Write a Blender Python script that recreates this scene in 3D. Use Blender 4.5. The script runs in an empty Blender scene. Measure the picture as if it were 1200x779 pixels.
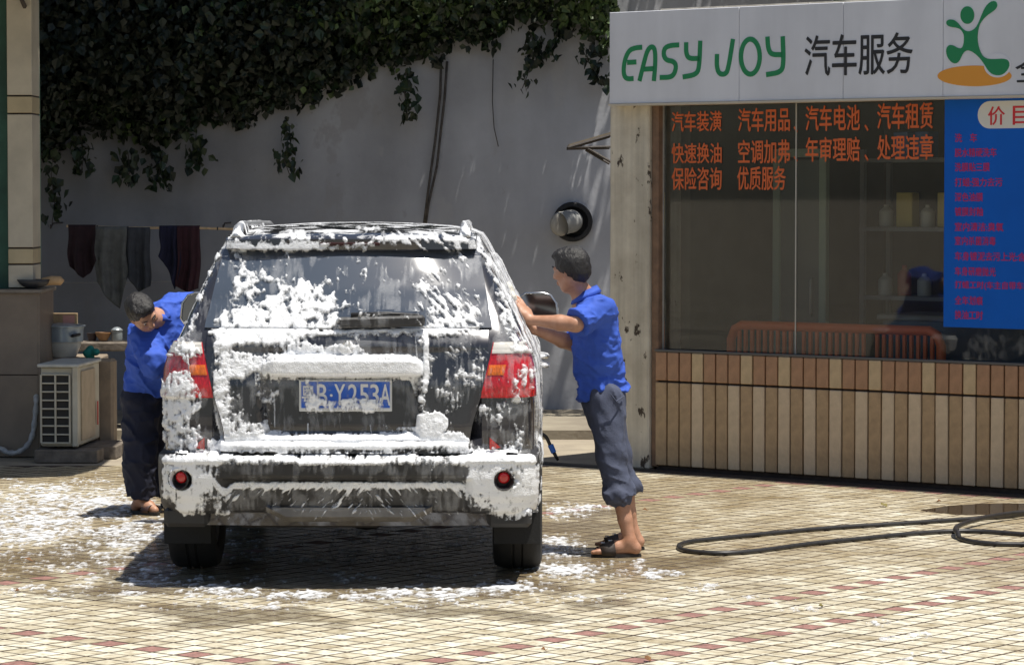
import bpy, bmesh, math, random
import numpy as np
from mathutils import Vector, Matrix
from mathutils.bvhtree import BVHTree
R = math.radians
rnd = random.Random(7)
SC = bpy.context.scene
COL = SC.collection

# ------------------------------------------------------------------ camera
F_PX, PITCH, EYE = 3700.0, R(2.546), 1.95
cam = bpy.data.cameras.new('camera'); camo = bpy.data.objects.new('camera', cam); COL.objects.link(camo)
camo.location = (0, 0, EYE); camo.rotation_euler = (R(90) - PITCH, 0, 0)
cam.sensor_width = 36; cam.lens = 36 * F_PX / 1200; cam.clip_start = 0.5; cam.clip_end = 3000
SC.camera = camo

# ------------------------------------------------------------------ sky, sun, exposure
SUN = Vector((0.25, -0.15, 1.0)).normalized()          # direction towards the sun
w = bpy.data.worlds.new('World'); SC.world = w; w.use_nodes = True
nt = w.node_tree; nt.nodes.clear()
sky = nt.nodes.new('ShaderNodeTexSky'); sky.sky_type = 'NISHITA'; sky.sun_disc = False
sky.sun_elevation = math.asin(SUN.z); sky.sun_rotation = math.atan2(SUN.x, SUN.y)
sky.air_density = 1.0; sky.dust_density = 1.5
bg = nt.nodes.new('ShaderNodeBackground'); bg.inputs[1].default_value = 0.07
wo = nt.nodes.new('ShaderNodeOutputWorld')
nt.links.new(sky.outputs[0], bg.inputs[0]); nt.links.new(bg.outputs[0], wo.inputs[0])
sl = bpy.data.lights.new('sun', 'SUN'); sl.energy = 4.6; sl.angle = R(0.53); sl.color = (1.0, 0.955, 0.87)
so = bpy.data.objects.new('sun', sl); COL.objects.link(so); so.location = (8, -6, 30)
so.rotation_euler = SUN.to_track_quat('Z', 'Y').to_euler()
SC.view_settings.view_transform = 'Standard'; SC.view_settings.look = 'None'
SC.view_settings.gamma = 1; SC.view_settings.use_curve_mapping = False
SC.view_settings.exposure = 0.48

# ------------------------------------------------------------------ measured points
CP, SP = math.cos(PITCH), math.sin(PITCH)
def ray(px, py):
    x = (px - 600) / F_PX; y = (py - 389.5) / F_PX
    return Vector((x, CP - y * SP, -(SP + y * CP)))
def at(px, py, Y):
    d = ray(px, py); t = Y / d.y
    return Vector((d.x * t, Y, EYE + d.z * t))
def gnd(px, py, z=0.0):
    d = ray(px, py); t = (EYE - z) / -d.z
    return Vector((d.x * t, d.y * t, z))
def project(P):
    P = np.asarray(P); x = P[..., 0]; y = P[..., 1]; z = P[..., 2] - EYE
    zc = y * CP - z * SP; yc = -(y * SP + z * CP)
    return 600 + F_PX * x / zc, 389.5 + F_PX * yc / zc

# ------------------------------------------------------------------ noise
def _h(ix, iy, iz, s):
    n = (ix.astype(np.int64) * 374761393 + iy.astype(np.int64) * 668265263 + iz.astype(np.int64) * 2147483647 % 1000003 * 97 + s * 1442695041) & 0xffffffff
    n = ((n ^ (n >> 13)) * 1274126177) & 0xffffffff
    n = ((n ^ (n >> 16)) * 2246822519) & 0xffffffff
    return ((n ^ (n >> 15)) & 0xffffff) / float(0xffffff)
def vnoise(x, y, z=0.0, s=0):
    x, y, z = np.broadcast_arrays(np.asarray(x, float), np.asarray(y, float), np.asarray(z, float))
    ix, iy, iz = np.floor(x), np.floor(y), np.floor(z)
    fx, fy, fz = x - ix, y - iy, z - iz
    fx, fy, fz = [f * f * (3 - 2 * f) for f in (fx, fy, fz)]
    r = 0
    for a in (0, 1):
        for b in (0, 1):
            for c in (0, 1):
                r = r + _h(ix + a, iy + b, iz + c, s) * (fx if a else 1 - fx) * (fy if b else 1 - fy) * (fz if c else 1 - fz)
    return r
def fbm(x, y, z=0.0, o=4, s=0):
    r, a, t = 0, 1.0, 0
    for i in range(o):
        k = 2.03 ** i
        r = r + a * vnoise(np.asarray(x) * k, np.asarray(y) * k, np.asarray(z) * k, s + i * 17); t += a; a *= .5
    return r / t

# ------------------------------------------------------------------ materials
MATS = {}
def mat(name, col, rough=.6, metal=0, var=0.0, vscale=8, bump=0.0, bscale=60, coat=0, spec=None, world=False, detail=4, col2=None, stretch=None, emit=None):
    if name in MATS: return MATS[name]
    m = bpy.data.materials.new(name); m.use_nodes = True; MATS[name] = m
    t = m.node_tree; b = t.nodes['Principled BSDF']
    b.inputs['Base Color'].default_value = (*col, 1); b.inputs['Roughness'].default_value = rough
    b.inputs['Metallic'].default_value = metal
    if coat: b.inputs['Coat Weight'].default_value = coat; b.inputs['Coat Roughness'].default_value = .04
    if spec is not None: b.inputs['Specular IOR Level'].default_value = spec
    if var or bump or col2:
        if world:
            tc = t.nodes.new('ShaderNodeNewGeometry'); src = tc.outputs['Position']
        else:
            tc = t.nodes.new('ShaderNodeTexCoord'); src = tc.outputs['Object']
        if stretch:
            mp = t.nodes.new('ShaderNodeMapping'); mp.inputs['Scale'].default_value = stretch
            t.links.new(src, mp.inputs[0]); src = mp.outputs[0]
    if var or col2:
        n = t.nodes.new('ShaderNodeTexNoise'); n.inputs['Scale'].default_value = vscale; n.inputs['Detail'].default_value = detail
        n.inputs['Roughness'].default_value = .62
        t.links.new(src, n.inputs['Vector'])
        r = t.nodes.new('ShaderNodeValToRGB'); e = r.color_ramp.elements
        e[0].position = .33; e[1].position = .67
        c2 = col2 or tuple(min(1, c * (1 + var)) for c in col)
        c1 = tuple(c * (1 - var) for c in col)
        e[0].color = (*c1, 1); e[1].color = (*c2, 1)
        t.links.new(n.outputs[0], r.inputs[0]); t.links.new(r.outputs[0], b.inputs['Base Color'])
    if bump:
        n2 = t.nodes.new('ShaderNodeTexNoise'); n2.inputs['Scale'].default_value = bscale; n2.inputs['Detail'].default_value = 6
        t.links.new(src, n2.inputs['Vector'])
        bp = t.nodes.new('ShaderNodeBump'); bp.inputs['Strength'].default_value = bump; bp.inputs['Distance'].default_value = .01
        t.links.new(n2.outputs[0], bp.inputs['Height']); t.links.new(bp.outputs[0], b.inputs['Normal'])
    return m

def spots(m, col=(.07, .05, .035), scale=7, thr=.62):
    t = m.node_tree; b = t.nodes['Principled BSDF']; src = b.inputs['Base Color'].links[0].from_socket
    g_ = t.nodes.new('ShaderNodeNewGeometry'); mp = t.nodes.new('ShaderNodeMapping'); mp.inputs['Scale'].default_value = (1.4, 1.4, .8)
    n = t.nodes.new('ShaderNodeTexNoise'); n.inputs['Scale'].default_value = scale; n.inputs['Detail'].default_value = 5; n.inputs['Roughness'].default_value = .62
    r = t.nodes.new('ShaderNodeValToRGB'); r.color_ramp.elements[0].position = thr; r.color_ramp.elements[1].position = thr + .035
    mx = t.nodes.new('ShaderNodeMix'); mx.data_type = 'RGBA'; mx.inputs['B'].default_value = (*col, 1)
    L = t.links.new; L(g_.outputs['Position'], mp.inputs[0]); L(mp.outputs[0], n.inputs['Vector']); L(n.outputs[0], r.inputs[0]); L(r.outputs[0], mx.inputs['Factor']); L(src, mx.inputs['A']); L(mx.outputs['Result'], b.inputs['Base Color'])

# ------------------------------------------------------------------ object helpers
def tag(o, label=None, cat=None, group=None, kind=None):
    if label: o['label'] = label
    if cat: o['category'] = cat
    if group: o['group'] = group
    if kind: o['kind'] = kind
    return o
def empty(name, loc, rz=0, label=None, cat=None, group=None):
    o = bpy.data.objects.new(name, None); COL.objects.link(o); o.location = loc; o.rotation_euler = (0, 0, rz)
    o.empty_display_size = .2
    return tag(o, label, cat, group)
def link(name, me, parent=None):
    o = bpy.data.objects.new(name, me); COL.objects.link(o)
    if parent: o.parent = parent
    return o
def np_mesh(name, V, Fq, smooth=True):
    me = bpy.data.meshes.new(name); V = np.asarray(V, np.float32); Fq = np.asarray(Fq, np.int32); k = Fq.shape[1]
    me.vertices.add(len(V)); me.vertices.foreach_set('co', V.ravel())
    me.loops.add(Fq.size); me.loops.foreach_set('vertex_index', Fq.ravel())
    me.polygons.add(len(Fq)); me.polygons.foreach_set('loop_start', np.arange(0, Fq.size, k, dtype=np.int32))
    me.polygons.foreach_set('use_smooth', np.full(len(Fq), smooth)); me.update(calc_edges=True); me.validate()
    return me
class MB:
    """collects shapes, links them as one mesh object"""
    def __init__(s): s.v = []; s.f = []; s.m = []; s.cm = 0
    def add(s, vs, fs):
        n = len(s.v); s.v += [tuple(p) for p in vs]; s.f += [tuple(i + n for i in f) for f in fs]; s.m += [s.cm] * len(fs); return s
    def box(s, c, d, rz=0, ch=0.0, M=None):
        hx, hy, hz = [k / 2 for k in d]; ch = min(ch, hx * .49, hy * .49, hz * .49)
        Mx = M or (Matrix.Translation(c) @ Matrix.Rotation(rz, 4, 'Z'))
        if ch <= 0:
            vs = [Mx @ Vector((x * hx, y * hy, z * hz)) for x in (-1, 1) for y in (-1, 1) for z in (-1, 1)]
            return s.add(vs, [(0, 1, 3, 2), (4, 6, 7, 5), (0, 4, 5, 1), (2, 3, 7, 6), (0, 2, 6, 4), (1, 5, 7, 3)])
        bm = bmesh.new(); bmesh.ops.create_cube(bm, size=1)
        for v in bm.verts: v.co = Vector((v.co.x * 2 * hx, v.co.y * 2 * hy, v.co.z * 2 * hz))
        bmesh.ops.bevel(bm, geom=bm.edges[:], offset=ch, segments=1, affect='EDGES')
        for v in bm.verts: v.co = Mx @ v.co
        bm.verts.index_update(); s.add([v.co[:] for v in bm.verts], [[v.index for v in f.verts] for f in bm.faces]); bm.free(); return s
    def tube(s, pts, r, n=8, caps=True, closed=False):
        pts = [Vector(p) for p in pts]; m = len(pts); rs = r if isinstance(r, (list, tuple)) else [r] * m
        up = Vector((0, 0, 1)); V = []; prev = None
        for i, p in enumerate(pts):
            a = pts[(i - 1) % m] if (closed or i > 0) else p; b = pts[(i + 1) % m] if (closed or i < m - 1) else p
            t = (b - a).normalized()
            if prev is None:
                x = t.cross(up) if abs(t.z) < .95 else t.cross(Vector((1, 0, 0)))
            else: x = prev - t * prev.dot(t)
            x.normalize(); prev = x; y = t.cross(x)
            V += [p + (x * math.cos(k * 2 * math.pi / n) + y * math.sin(k * 2 * math.pi / n)) * rs[i] for k in range(n)]
        Fs = []
        for i in range(m if closed else m - 1):
            for k in range(n):
                a = i * n + k; b = i * n + (k + 1) % n; j = ((i + 1) % m) * n
                Fs.append((a, b, j + (k + 1) % n, j + k))
        if caps and not closed: Fs += [tuple(range(n))[::-1], tuple((m - 1) * n + k for k in range(n))]
        return s.add(V, Fs)
    def lathe(s, prof, n=32, M=Matrix.Identity(4)):
        V = [M @ Vector((r * math.cos(2 * math.pi * k / n), r * math.sin(2 * math.pi * k / n), z)) for r, z in prof for k in range(n)]
        Fs = [(i * n + k, i * n + (k + 1) % n, (i + 1) * n + (k + 1) % n, (i + 1) * n + k) for i in range(len(prof) - 1) for k in range(n)]
        return s.add(V, Fs)
    def prism(s, poly, fn, t0, t1):
        """poly: 2d points; fn(a, b, t) -> point"""
        n = len(poly); V = [fn(a, b, t0) for a, b in poly] + [fn(a, b, t1) for a, b in poly]
        return s.add(V, [tuple(range(n))[::-1], tuple(range(n, 2 * n))] + [(i, (i + 1) % n, n + (i + 1) % n, n + i) for i in range(n)])
    def mesh(s, name, mats, smooth=False):
        me = bpy.data.meshes.new(name); me.from_pydata(s.v, [], s.f); me.update()
        for m in (mats if isinstance(mats, (list, tuple)) else [mats]): me.materials.append(m)
        if len(me.polygons):
            me.polygons.foreach_set('material_index', s.m)
            me.polygons.foreach_set('use_smooth', [bool(smooth)] * len(me.polygons))
        bm = bmesh.new(); bm.from_mesh(me); bmesh.ops.recalc_face_normals(bm, faces=bm.faces); bm.to_mesh(me); bm.free()
        if smooth and smooth is not True: me.set_sharp_from_angle(angle=smooth)
        return me
    def build(s, name, mats, parent=None, smooth=False): return link(name, s.mesh(name, mats, smooth), parent)
def world_to(parent):
    bpy.context.view_layer.update(); return parent.matrix_world.inverted()

# implicit surfaces: smooth union of tapered capsules and ellipsoids, meshed by surface nets
class SDF:
    def __init__(s, vox=.008): s.p = []; s.vox = vox
    def cone(s, a, b, r1, r2, k=.02, clip=None): s.p.append(('c', Vector(a), Vector(b), r1, r2, k, clip)); return s
    def chain(s, pts, rs, k=.02):
        for i in range(len(pts) - 1): s.cone(pts[i], pts[i + 1], rs[i], rs[i + 1], k)
        return s
    def ell(s, c, axes, r, k=.02, sub=False): s.p.append(('e', Vector(c), axes, r, k, sub)); return s
    def mesh(s, name, m, noise=None, parent=None, planes=()):
        lo = np.full(3, 1e9); hi = -lo
        for q in s.p:
            if q[0] == 'c':
                for P, r in ((q[1], q[3]), (q[2], q[4])): lo = np.minimum(lo, np.array(P) - r); hi = np.maximum(hi, np.array(P) + r)
            elif not q[5]: mr = max(q[3]); lo = np.minimum(lo, np.array(q[1]) - mr); hi = np.maximum(hi, np.array(q[1]) + mr)
        lo -= .04; hi += .04; h = s.vox; N = np.ceil((hi - lo) / h).astype(int) + 1
        D = np.full(N, .5, np.float32); ax = [lo[i] + np.arange(N[i]) * h for i in range(3)]
        for q in s.p:
            if q[0] == 'c': _, a, b, r1, r2, k, clip = q; mr = max(r1, r2); bl = np.minimum(a, b) - mr; bh = np.maximum(a, b) + mr
            else: _, c, axes, r, k, sub = q; mr = max(r); bl = np.array(c) - mr; bh = np.array(c) + mr
            pad = k + .03
            i0 = np.maximum(np.floor((bl - pad - lo) / h).astype(int), 0); i1 = np.minimum(np.ceil((bh + pad - lo) / h).astype(int) + 1, N)
            X, Y, Z = np.meshgrid(ax[0][i0[0]:i1[0]], ax[1][i0[1]:i1[1]], ax[2][i0[2]:i1[2]], indexing='ij', sparse=True)
            if q[0] == 'c':
                ab = b - a; L = max(ab.length_squared, 1e-9)
                t = np.clip(((X - a.x) * ab.x + (Y - a.y) * ab.y + (Z - a.z) * ab.z) / L, 0, 1)
                d = np.sqrt((X - a.x - t * ab.x) ** 2 + (Y - a.y - t * ab.y) ** 2 + (Z - a.z - t * ab.z) ** 2) - (r1 + (r2 - r1) * t)
                if clip:
                    u = ab.normalized(); e = b + u * clip[1]
                    if 'b' in clip[0]: d = np.maximum(d, (X - e.x) * u.x + (Y - e.y) * u.y + (Z - e.z) * u.z)
            else:
                q3 = 0
                for A, rr in zip(axes, r):
                    A = Vector(A).normalized(); q3 = q3 + (((X - c.x) * A.x + (Y - c.y) * A.y + (Z - c.z) * A.z) / rr) ** 2
                q3 = np.sqrt(q3); d = (q3 - 1) * min(r)
            S = D[i0[0]:i1[0], i0[1]:i1[1], i0[2]:i1[2]]
            if q[0] == 'e' and sub:
                S[...] = np.maximum(S, -d)
            else:
                hh = np.clip(.5 + .5 * (S - d) / k, 0, 1); S[...] = S * (1 - hh) + d * hh - k * hh * (1 - hh)
        for P, n in planes:
            X, Y, Z = np.meshgrid(*ax, indexing='ij', sparse=True); n = Vector(n).normalized()
            D = np.maximum(D, ((X - P[0]) * n.x + (Y - P[1]) * n.y + (Z - P[2]) * n.z)).astype(np.float32)
        if noise is not None:
            near = np.abs(D) < .04; idx = np.argwhere(near); P = lo + idx * h
            D[near] -= noise(P[:, 0], P[:, 1], P[:, 2])
        # surface nets
        sg = D < 0
        c = np.zeros(N - 1, np.int8); 
        for a in (0, 1):
            for b in (0, 1):
                for e in (0, 1): c += sg[a:N[0] - 1 + a, b:N[1] - 1 + b, e:N[2] - 1 + e].astype(np.int8)
        cells = np.argwhere((c > 0) & (c < 8)); ids = -np.ones(N - 1, np.int64); ids[tuple(cells.T)] = np.arange(len(cells))
        acc = np.zeros((len(cells), 3)); cnt = np.zeros(len(cells))
        off = [(a, b, e) for a in (0, 1) for b in (0, 1) for e in (0, 1)]
        for i, o1 in enumerate(off):
            for o2 in off[i + 1:]:
                df = np.array(o2) - np.array(o1)
                if np.abs(df).sum() != 1: continue
                v1 = D[tuple((cells + o1).T)]; v2 = D[tuple((cells + o2).T)]; ok = (v1 < 0) != (v2 < 0)
                t = np.where(ok, v1 / np.where(ok, v1 - v2, 1), 0)
                acc += np.where(ok[:, None], np.array(o1) + t[:, None] * df, 0); cnt += ok
        V = lo + (cells + acc / cnt[:, None]) * h
        Q = []
        for axn in range(3):
            a = [slice(1, -1)] * 3; a[axn] = slice(0, -1); b = list(a); b[axn] = slice(1, None)
            s1, s2 = sg[tuple(a)], sg[tuple(b)]; e = np.argwhere(s1 != s2); base = e + 1; base[:, axn] = e[:, axn]
            fl = s1[tuple(e.T)]; u, v = (axn + 1) % 3, (axn + 2) % 3
            du = np.zeros(3, int); du[u] = 1; dv = np.zeros(3, int); dv[v] = 1
            q = np.stack([ids[tuple((base - du - dv).T)], ids[tuple((base - dv).T)], ids[tuple(base.T)], ids[tuple((base - du).T)]], 1)
            q[~fl] = q[~fl][:, ::-1]; Q.append(q)
        Q = np.concatenate(Q); Q = Q[(Q >= 0).all(1)]
        if parent is not None:
            Mi = np.array(world_to(parent)); V = V @ Mi[:3, :3].T + Mi[:3, 3]
        me = np_mesh(name, V, Q); me.materials.append(m)
        return link(name, me, parent)

# lettering
def text_mesh(body, bold=0.0):
    c = bpy.data.curves.new('lettering', 'FONT'); c.body = body; c.size = 1; c.offset = bold; c.resolution_u = 3
    o = bpy.data.objects.new('lettering', c); COL.objects.link(o); bpy.context.view_layer.update()
    me = bpy.data.meshes.new_from_object(o.evaluated_get(bpy.context.evaluated_depsgraph_get()))
    bpy.data.objects.remove(o); bpy.data.curves.remove(c)
    return me
def text_on(name, body, fn, a0, a1, b0, b1, m, parent, bold=0.0, off=.001, shear=0):
    """fn(a, b, off) -> point in the parent's space; the lettering fills the box a0..a1, b0..b1"""
    me = text_mesh(body, 0.0)
    if bold:
        bm = bmesh.new()
        for k, (dx, dy) in enumerate(((-bold, 0), (bold, 0), (0, -bold * .6), (0, bold * .6))):
            b2 = bmesh.new(); b2.from_mesh(me); bmesh.ops.translate(b2, verts=b2.verts, vec=(dx, dy, k * .001)); t2 = bpy.data.meshes.new('t'); b2.to_mesh(t2); b2.free(); bm.from_mesh(t2); bpy.data.meshes.remove(t2)
        bm.to_mesh(me); bm.free()
    n = len(me.vertices); co = np.zeros(n * 3); me.vertices.foreach_get('co', co); co = co.reshape(-1, 3)
    lo, hi = co.min(0), co.max(0)
    for v, p in zip(me.vertices, co):
        u = (p[0] - lo[0]) / (hi[0] - lo[0]); t = (p[1] - lo[1]) / max(hi[1] - lo[1], 1e-6)
        v.co = fn(a0 + (a1 - a0) * u + shear * t, b0 + (b1 - b0) * t, off + p[2] * .15)
    me.materials.clear(); me.materials.append(m); me.update()
    return link(name, me, parent)
# ================================================================== MATERIALS
def tile_mat():
    m = mat('paver_cream', (.60, .545, .41), .5, bump=.25, bscale=90, world=True)
    t = m.node_tree; b = t.nodes['Principled BSDF']
    geo = [n for n in t.nodes if n.type == 'NEW_GEOMETRY'][0]; P = geo.outputs['Position']
    rot = t.nodes.new('ShaderNodeVectorRotate'); rot.rotation_type = 'Z_AXIS'; rot.inputs['Angle'].default_value = -TH
    sub = t.nodes.new('ShaderNodeVectorMath'); sub.operation = 'SUBTRACT'; sub.inputs[1].default_value = (TP0.x, TP0.y, 0)
    sc = t.nodes.new('ShaderNodeVectorMath'); sc.operation = 'MULTIPLY_ADD'; sc.inputs[1].default_value = (1 / TPITCH, 1 / TPITCH, 0); sc.inputs[2].default_value = (.5, .5, 0)
    fl = t.nodes.new('ShaderNodeVectorMath'); fl.operation = 'FLOOR'
    wn = t.nodes.new('ShaderNodeTexWhiteNoise'); wn.noise_dimensions = '2D'
    L = t.links.new
    L(P, sub.inputs[0]); L(sub.outputs[0], rot.inputs['Vector']); L(rot.outputs[0], sc.inputs[0]); L(sc.outputs[0], fl.inputs[0]); L(fl.outputs[0], wn.inputs['Vector'])
    r = t.nodes.new('ShaderNodeValToRGB'); e = r.color_ramp.elements
    e[0].color = (.47, .42, .30, 1); e[0].position = 0; e[1].color = (.70, .68, .57, 1); e[1].position = 1
    e2 = r.color_ramp.elements.new(.35); e2.color = (.61, .57, .45, 1)
    L(wn.outputs[0], r.inputs[0])
    # mossy, dirty zones with their own outline
    n = t.nodes.new('ShaderNodeTexNoise'); n.inputs['Scale'].default_value = .9; n.inputs['Detail'].default_value = 5; n.inputs['Roughness'].default_value = .6
    mp = t.nodes.new('ShaderNodeMapping'); mp.inputs['Scale'].default_value = (.8, .45, 1); L(P, mp.inputs[0]); L(mp.outputs[0], n.inputs['Vector'])
    sy = t.nodes.new('ShaderNodeSeparateXYZ'); L(P, sy.inputs[0])
    mr = t.nodes.new('ShaderNodeMapRange'); mr.inputs['From Min'].default_value = 13.6; mr.inputs['From Max'].default_value = 16.5; mr.inputs['To Min'].default_value = -.16; mr.inputs['To Max'].default_value = .13
    L(sy.outputs[1], mr.inputs[0])
    ad = t.nodes.new('ShaderNodeMath'); L(n.outputs[0], ad.inputs[0]); L(mr.outputs[0], ad.inputs[1])
    r2 = t.nodes.new('ShaderNodeValToRGB'); r2.color_ramp.elements[0].position = .42; r2.color_ramp.elements[1].position = .66
    L(ad.outputs[0], r2.inputs[0])
    mx = t.nodes.new('ShaderNodeMix'); mx.data_type = 'RGBA'; mx.inputs['B'].default_value = (.37, .295, .175, 1)
    sc2 = t.nodes.new('ShaderNodeMath'); sc2.operation = 'MULTIPLY'; sc2.inputs[1].default_value = .7
    L(r2.outputs[0], sc2.inputs[0]); L(sc2.outputs[0], mx.inputs['Factor']); L(r.outputs[0], mx.inputs['A'])
    # small stains
    n3 = t.nodes.new('ShaderNodeTexNoise'); n3.inputs['Scale'].default_value = 22; n3.inputs['Detail'].default_value = 5; L(P, n3.inputs['Vector'])
    r3 = t.nodes.new('ShaderNodeValToRGB'); r3.color_ramp.elements[0].position = .3; r3.color_ramp.elements[0].color = (.62, .58, .5, 1); r3.color_ramp.elements[1].position = .58; r3.color_ramp.elements[1].color = (1, 1, 1, 1)
    L(n3.outputs[0], r3.inputs[0])
    m2 = t.nodes.new('ShaderNodeMix'); m2.data_type = 'RGBA'; m2.blend_type = 'MULTIPLY'; m2.inputs['Factor'].default_value = 1
    n8 = t.nodes.new('ShaderNodeTexNoise'); n8.inputs['Scale'].default_value = 3.2; n8.inputs['Detail'].default_value = 8; n8.inputs['Roughness'].default_value = .72; L(P, n8.inputs['Vector'])
    r8 = t.nodes.new('ShaderNodeValToRGB'); r8.color_ramp.elements[0].position = .36; r8.color_ramp.elements[0].color = (.60, .53, .42, 1); r8.color_ramp.elements[1].position = .56; r8.color_ramp.elements[1].color = (1, 1, 1, 1); L(n8.outputs[0], r8.inputs[0])
    m8 = t.nodes.new('ShaderNodeMix'); m8.data_type = 'RGBA'; m8.blend_type = 'MULTIPLY'; m8.inputs['Factor'].default_value = .8; L(mx.outputs['Result'], m8.inputs['A']); L(r8.outputs[0], m8.inputs['B']); mx = m8
    # wet from the washing, round the car
    vd = t.nodes.new('ShaderNodeVectorMath'); vd.operation = 'SUBTRACT'; vd.inputs[1].default_value = (-.9, 17.2, 0); L(P, vd.inputs[0])
    ve = t.nodes.new('ShaderNodeVectorMath'); ve.operation = 'MULTIPLY'; ve.inputs[1].default_value = (.42, .27, 0); L(vd.outputs[0], ve.inputs[0])
    vl = t.nodes.new('ShaderNodeVectorMath'); vl.operation = 'LENGTH'; L(ve.outputs[0], vl.inputs[0])
    n9 = t.nodes.new('ShaderNodeTexNoise'); n9.inputs['Scale'].default_value = 1.7; n9.inputs['Detail'].default_value = 5; L(P, n9.inputs['Vector'])
    s9 = t.nodes.new('ShaderNodeMath'); s9.operation = 'MULTIPLY_ADD'; s9.inputs[1].default_value = 1.6; L(n9.outputs[0], s9.inputs[0]); 
    w9 = t.nodes.new('ShaderNodeMath'); w9.operation = 'MULTIPLY'; w9.inputs[1].default_value = -1; L(vl.outputs['Value'], w9.inputs[0]); L(w9.outputs[0], s9.inputs[2])
    r9 = t.nodes.new('ShaderNodeValToRGB'); r9.color_ramp.elements[0].position = 0.0; r9.color_ramp.elements[1].position = .14; L(s9.outputs[0], r9.inputs[0])
    mw = t.nodes.new('ShaderNodeMix'); mw.data_type = 'RGBA'; mw.blend_type = 'MULTIPLY'; mw.inputs['B'].default_value = (.66, .62, .56, 1); L(r9.outputs[0], mw.inputs['Factor']); L(mx.outputs['Result'], mw.inputs['A'])
    L(mw.outputs['Result'], m2.inputs['A']); L(r3.outputs[0], m2.inputs['B']); L(m2.outputs['Result'], b.inputs['Base Color'])
    rr = t.nodes.new('ShaderNodeMapRange'); rr.inputs['To Min'].default_value = .62; rr.inputs['To Max'].default_value = .3
    L(r2.outputs[0], rr.inputs[0])
    rw_ = t.nodes.new('ShaderNodeMix'); rw_.inputs['B'].default_value = .16; L(r9.outputs[0], rw_.inputs['Factor']); L(rr.outputs[0], rw_.inputs['A']); L(rw_.outputs['Result'], b.inputs['Roughness'])
    return m

# ================================================================== GROUND
TH, TPITCH = R(51.3), .1295
TP0 = gnd(810, 720)
TU = Vector((math.cos(TH), math.sin(TH), 0)); TV = Vector((TU.y, -TU.x, 0))
M_TILE = tile_mat()
M_RED = mat('paver_red', (.27, .14, .115), .55, var=.35, vscale=25, bump=.25, bscale=90, world=True)
M_MORTAR = mat('paver_mortar', (.05, .032, .022), .9, var=.4, vscale=12, bump=.4, bscale=60, world=True)
M_CONC = mat('apron_concrete', (.36, .31, .23), .85, col2=(.26, .22, .17), vscale=3, bump=.4, bscale=40, world=True)
M_EARTH = mat('far_ground', (.26, .23, .18), .9, var=.25, vscale=.6, bump=.3, world=True)

# shop frontage line, parallel to the paving
FO = gnd(768, 550); FRZ = -math.atan2(.6252, .7804)
FE = Vector((math.cos(FRZ), math.sin(FRZ), 0)); FN = Vector((FE.y, -FE.x, 0)) 
def facpx(px, py, o=0.0):
    d = ray(px, py); C = Vector((0, 0, EYE)); t = ((FO + FN * o) - C).dot(FN) / d.dot(FN); P = C + d * t
    return (P - FO).dot(FE), P.z

def sheet(name, poly, z, th, m, label=None):
    mb = MB(); mb.prism(poly, lambda a, b, t: (a, b, t), z - th, z)
    return tag(mb.build(name, m), label or None, kind='structure')
g = MB(); n = 24; 
for i in range(n):
    for j in range(n): pass
gm = np_mesh('ground', [(x, y, -.05) for x in (-700, -60, -12, 12, 60, 700) for y in (-700, -60, -2, 30, 80, 900)], [(i * 6 + j, i * 6 + 6 + j, i * 6 + 7 + j, i * 6 + j + 1) for i in range(5) for j in range(5)], False)
gm.materials.append(M_EARTH); ground = tag(link('ground', gm), 'bare dull ground reaching away round the yard', kind='structure')
YB = 22.5          # far edge of the paving on the left
def fy(x): return FO.y + (x - FO.x) * FE.y / FE.x
poly = [(-8, 2), (9, 2), (9, fy(9)), (YX := FO.x + (FO.y - YB) * FE.x / -FE.y * -1 + 0, YB)] if False else None
xk = FO.x - (YB - FO.y) / (-FE.y / FE.x)
paving = sheet('paving', [(-8, 5), (9, 5), (9, fy(9)), (xk, YB), (-8, YB)], -.0016, .04, M_MORTAR, 'small square cream and red paving tiles of the yard')

def tile_shape():
    mb = MB(); h = TPITCH / 2 - .0045; c = .0018; g = .0028
    mb.add([(-h, -h, -.014), (h, -h, -.014), (h, h, -.014), (-h, h, -.014), (-h, -h, -c), (h, -h, -c), (h, h, -c), (-h, h, -c), (-h + g, -h + g, 0), (h - g, -h + g, 0), (h - g, h - g, 0), (-h + g, h - g, 0)],
           [(8, 9, 10, 11)] + [(4 + i, 4 + (i + 1) % 4, 8 + (i + 1) % 4, 8 + i) for i in range(4)] + [(i, (i + 1) % 4, 4 + (i + 1) % 4, 4 + i) for i in range(4)])
    mb.m = [1 if k == 0 else 0 for k in range(len(mb.f))]; return mb
ts = tile_shape(); me_c = ts.mesh('tile', [M_MORTAR, M_TILE]); me_r = ts.mesh('tile', [M_MORTAR, M_RED])
def is_red(a, b):
    if b == 0 and -18 <= a: return a % 2 == 0
    if b == 5: return a % 2 == 0
    if a == -18 and -26 <= b <= 0: return b % 2 == 1
    if b == -26 and -18 <= a <= 45: return a % 2 == 1
    if a == 45 and -26 <= b <= 0: return b % 2 == 1
    if a == -23: return b % 2 == 0
    return False
cand = []
for a in range(-110, 130):
    for b in range(-115, 115):
        P = TP0 + (TU * a + TV * b) * TPITCH
        if P.y < 9 or P.y > YB - .08 or (P - FO).dot(FN) < .15: continue
        px, py = project(np.array(P)); 
        if px < -620 or px > 1820 or py > 1150: continue
        vis = (-5 < px < 1205) and py < 784
        near = 0 if vis else 100
        cand.append((near + P.y + abs(px - 600) * .0002, a, b, P, vis))
cand.sort(key=lambda q: q[0])
vv, ff, mi = [], [], []
base_v = np.array(ts.v); nb = len(base_v)
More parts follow.
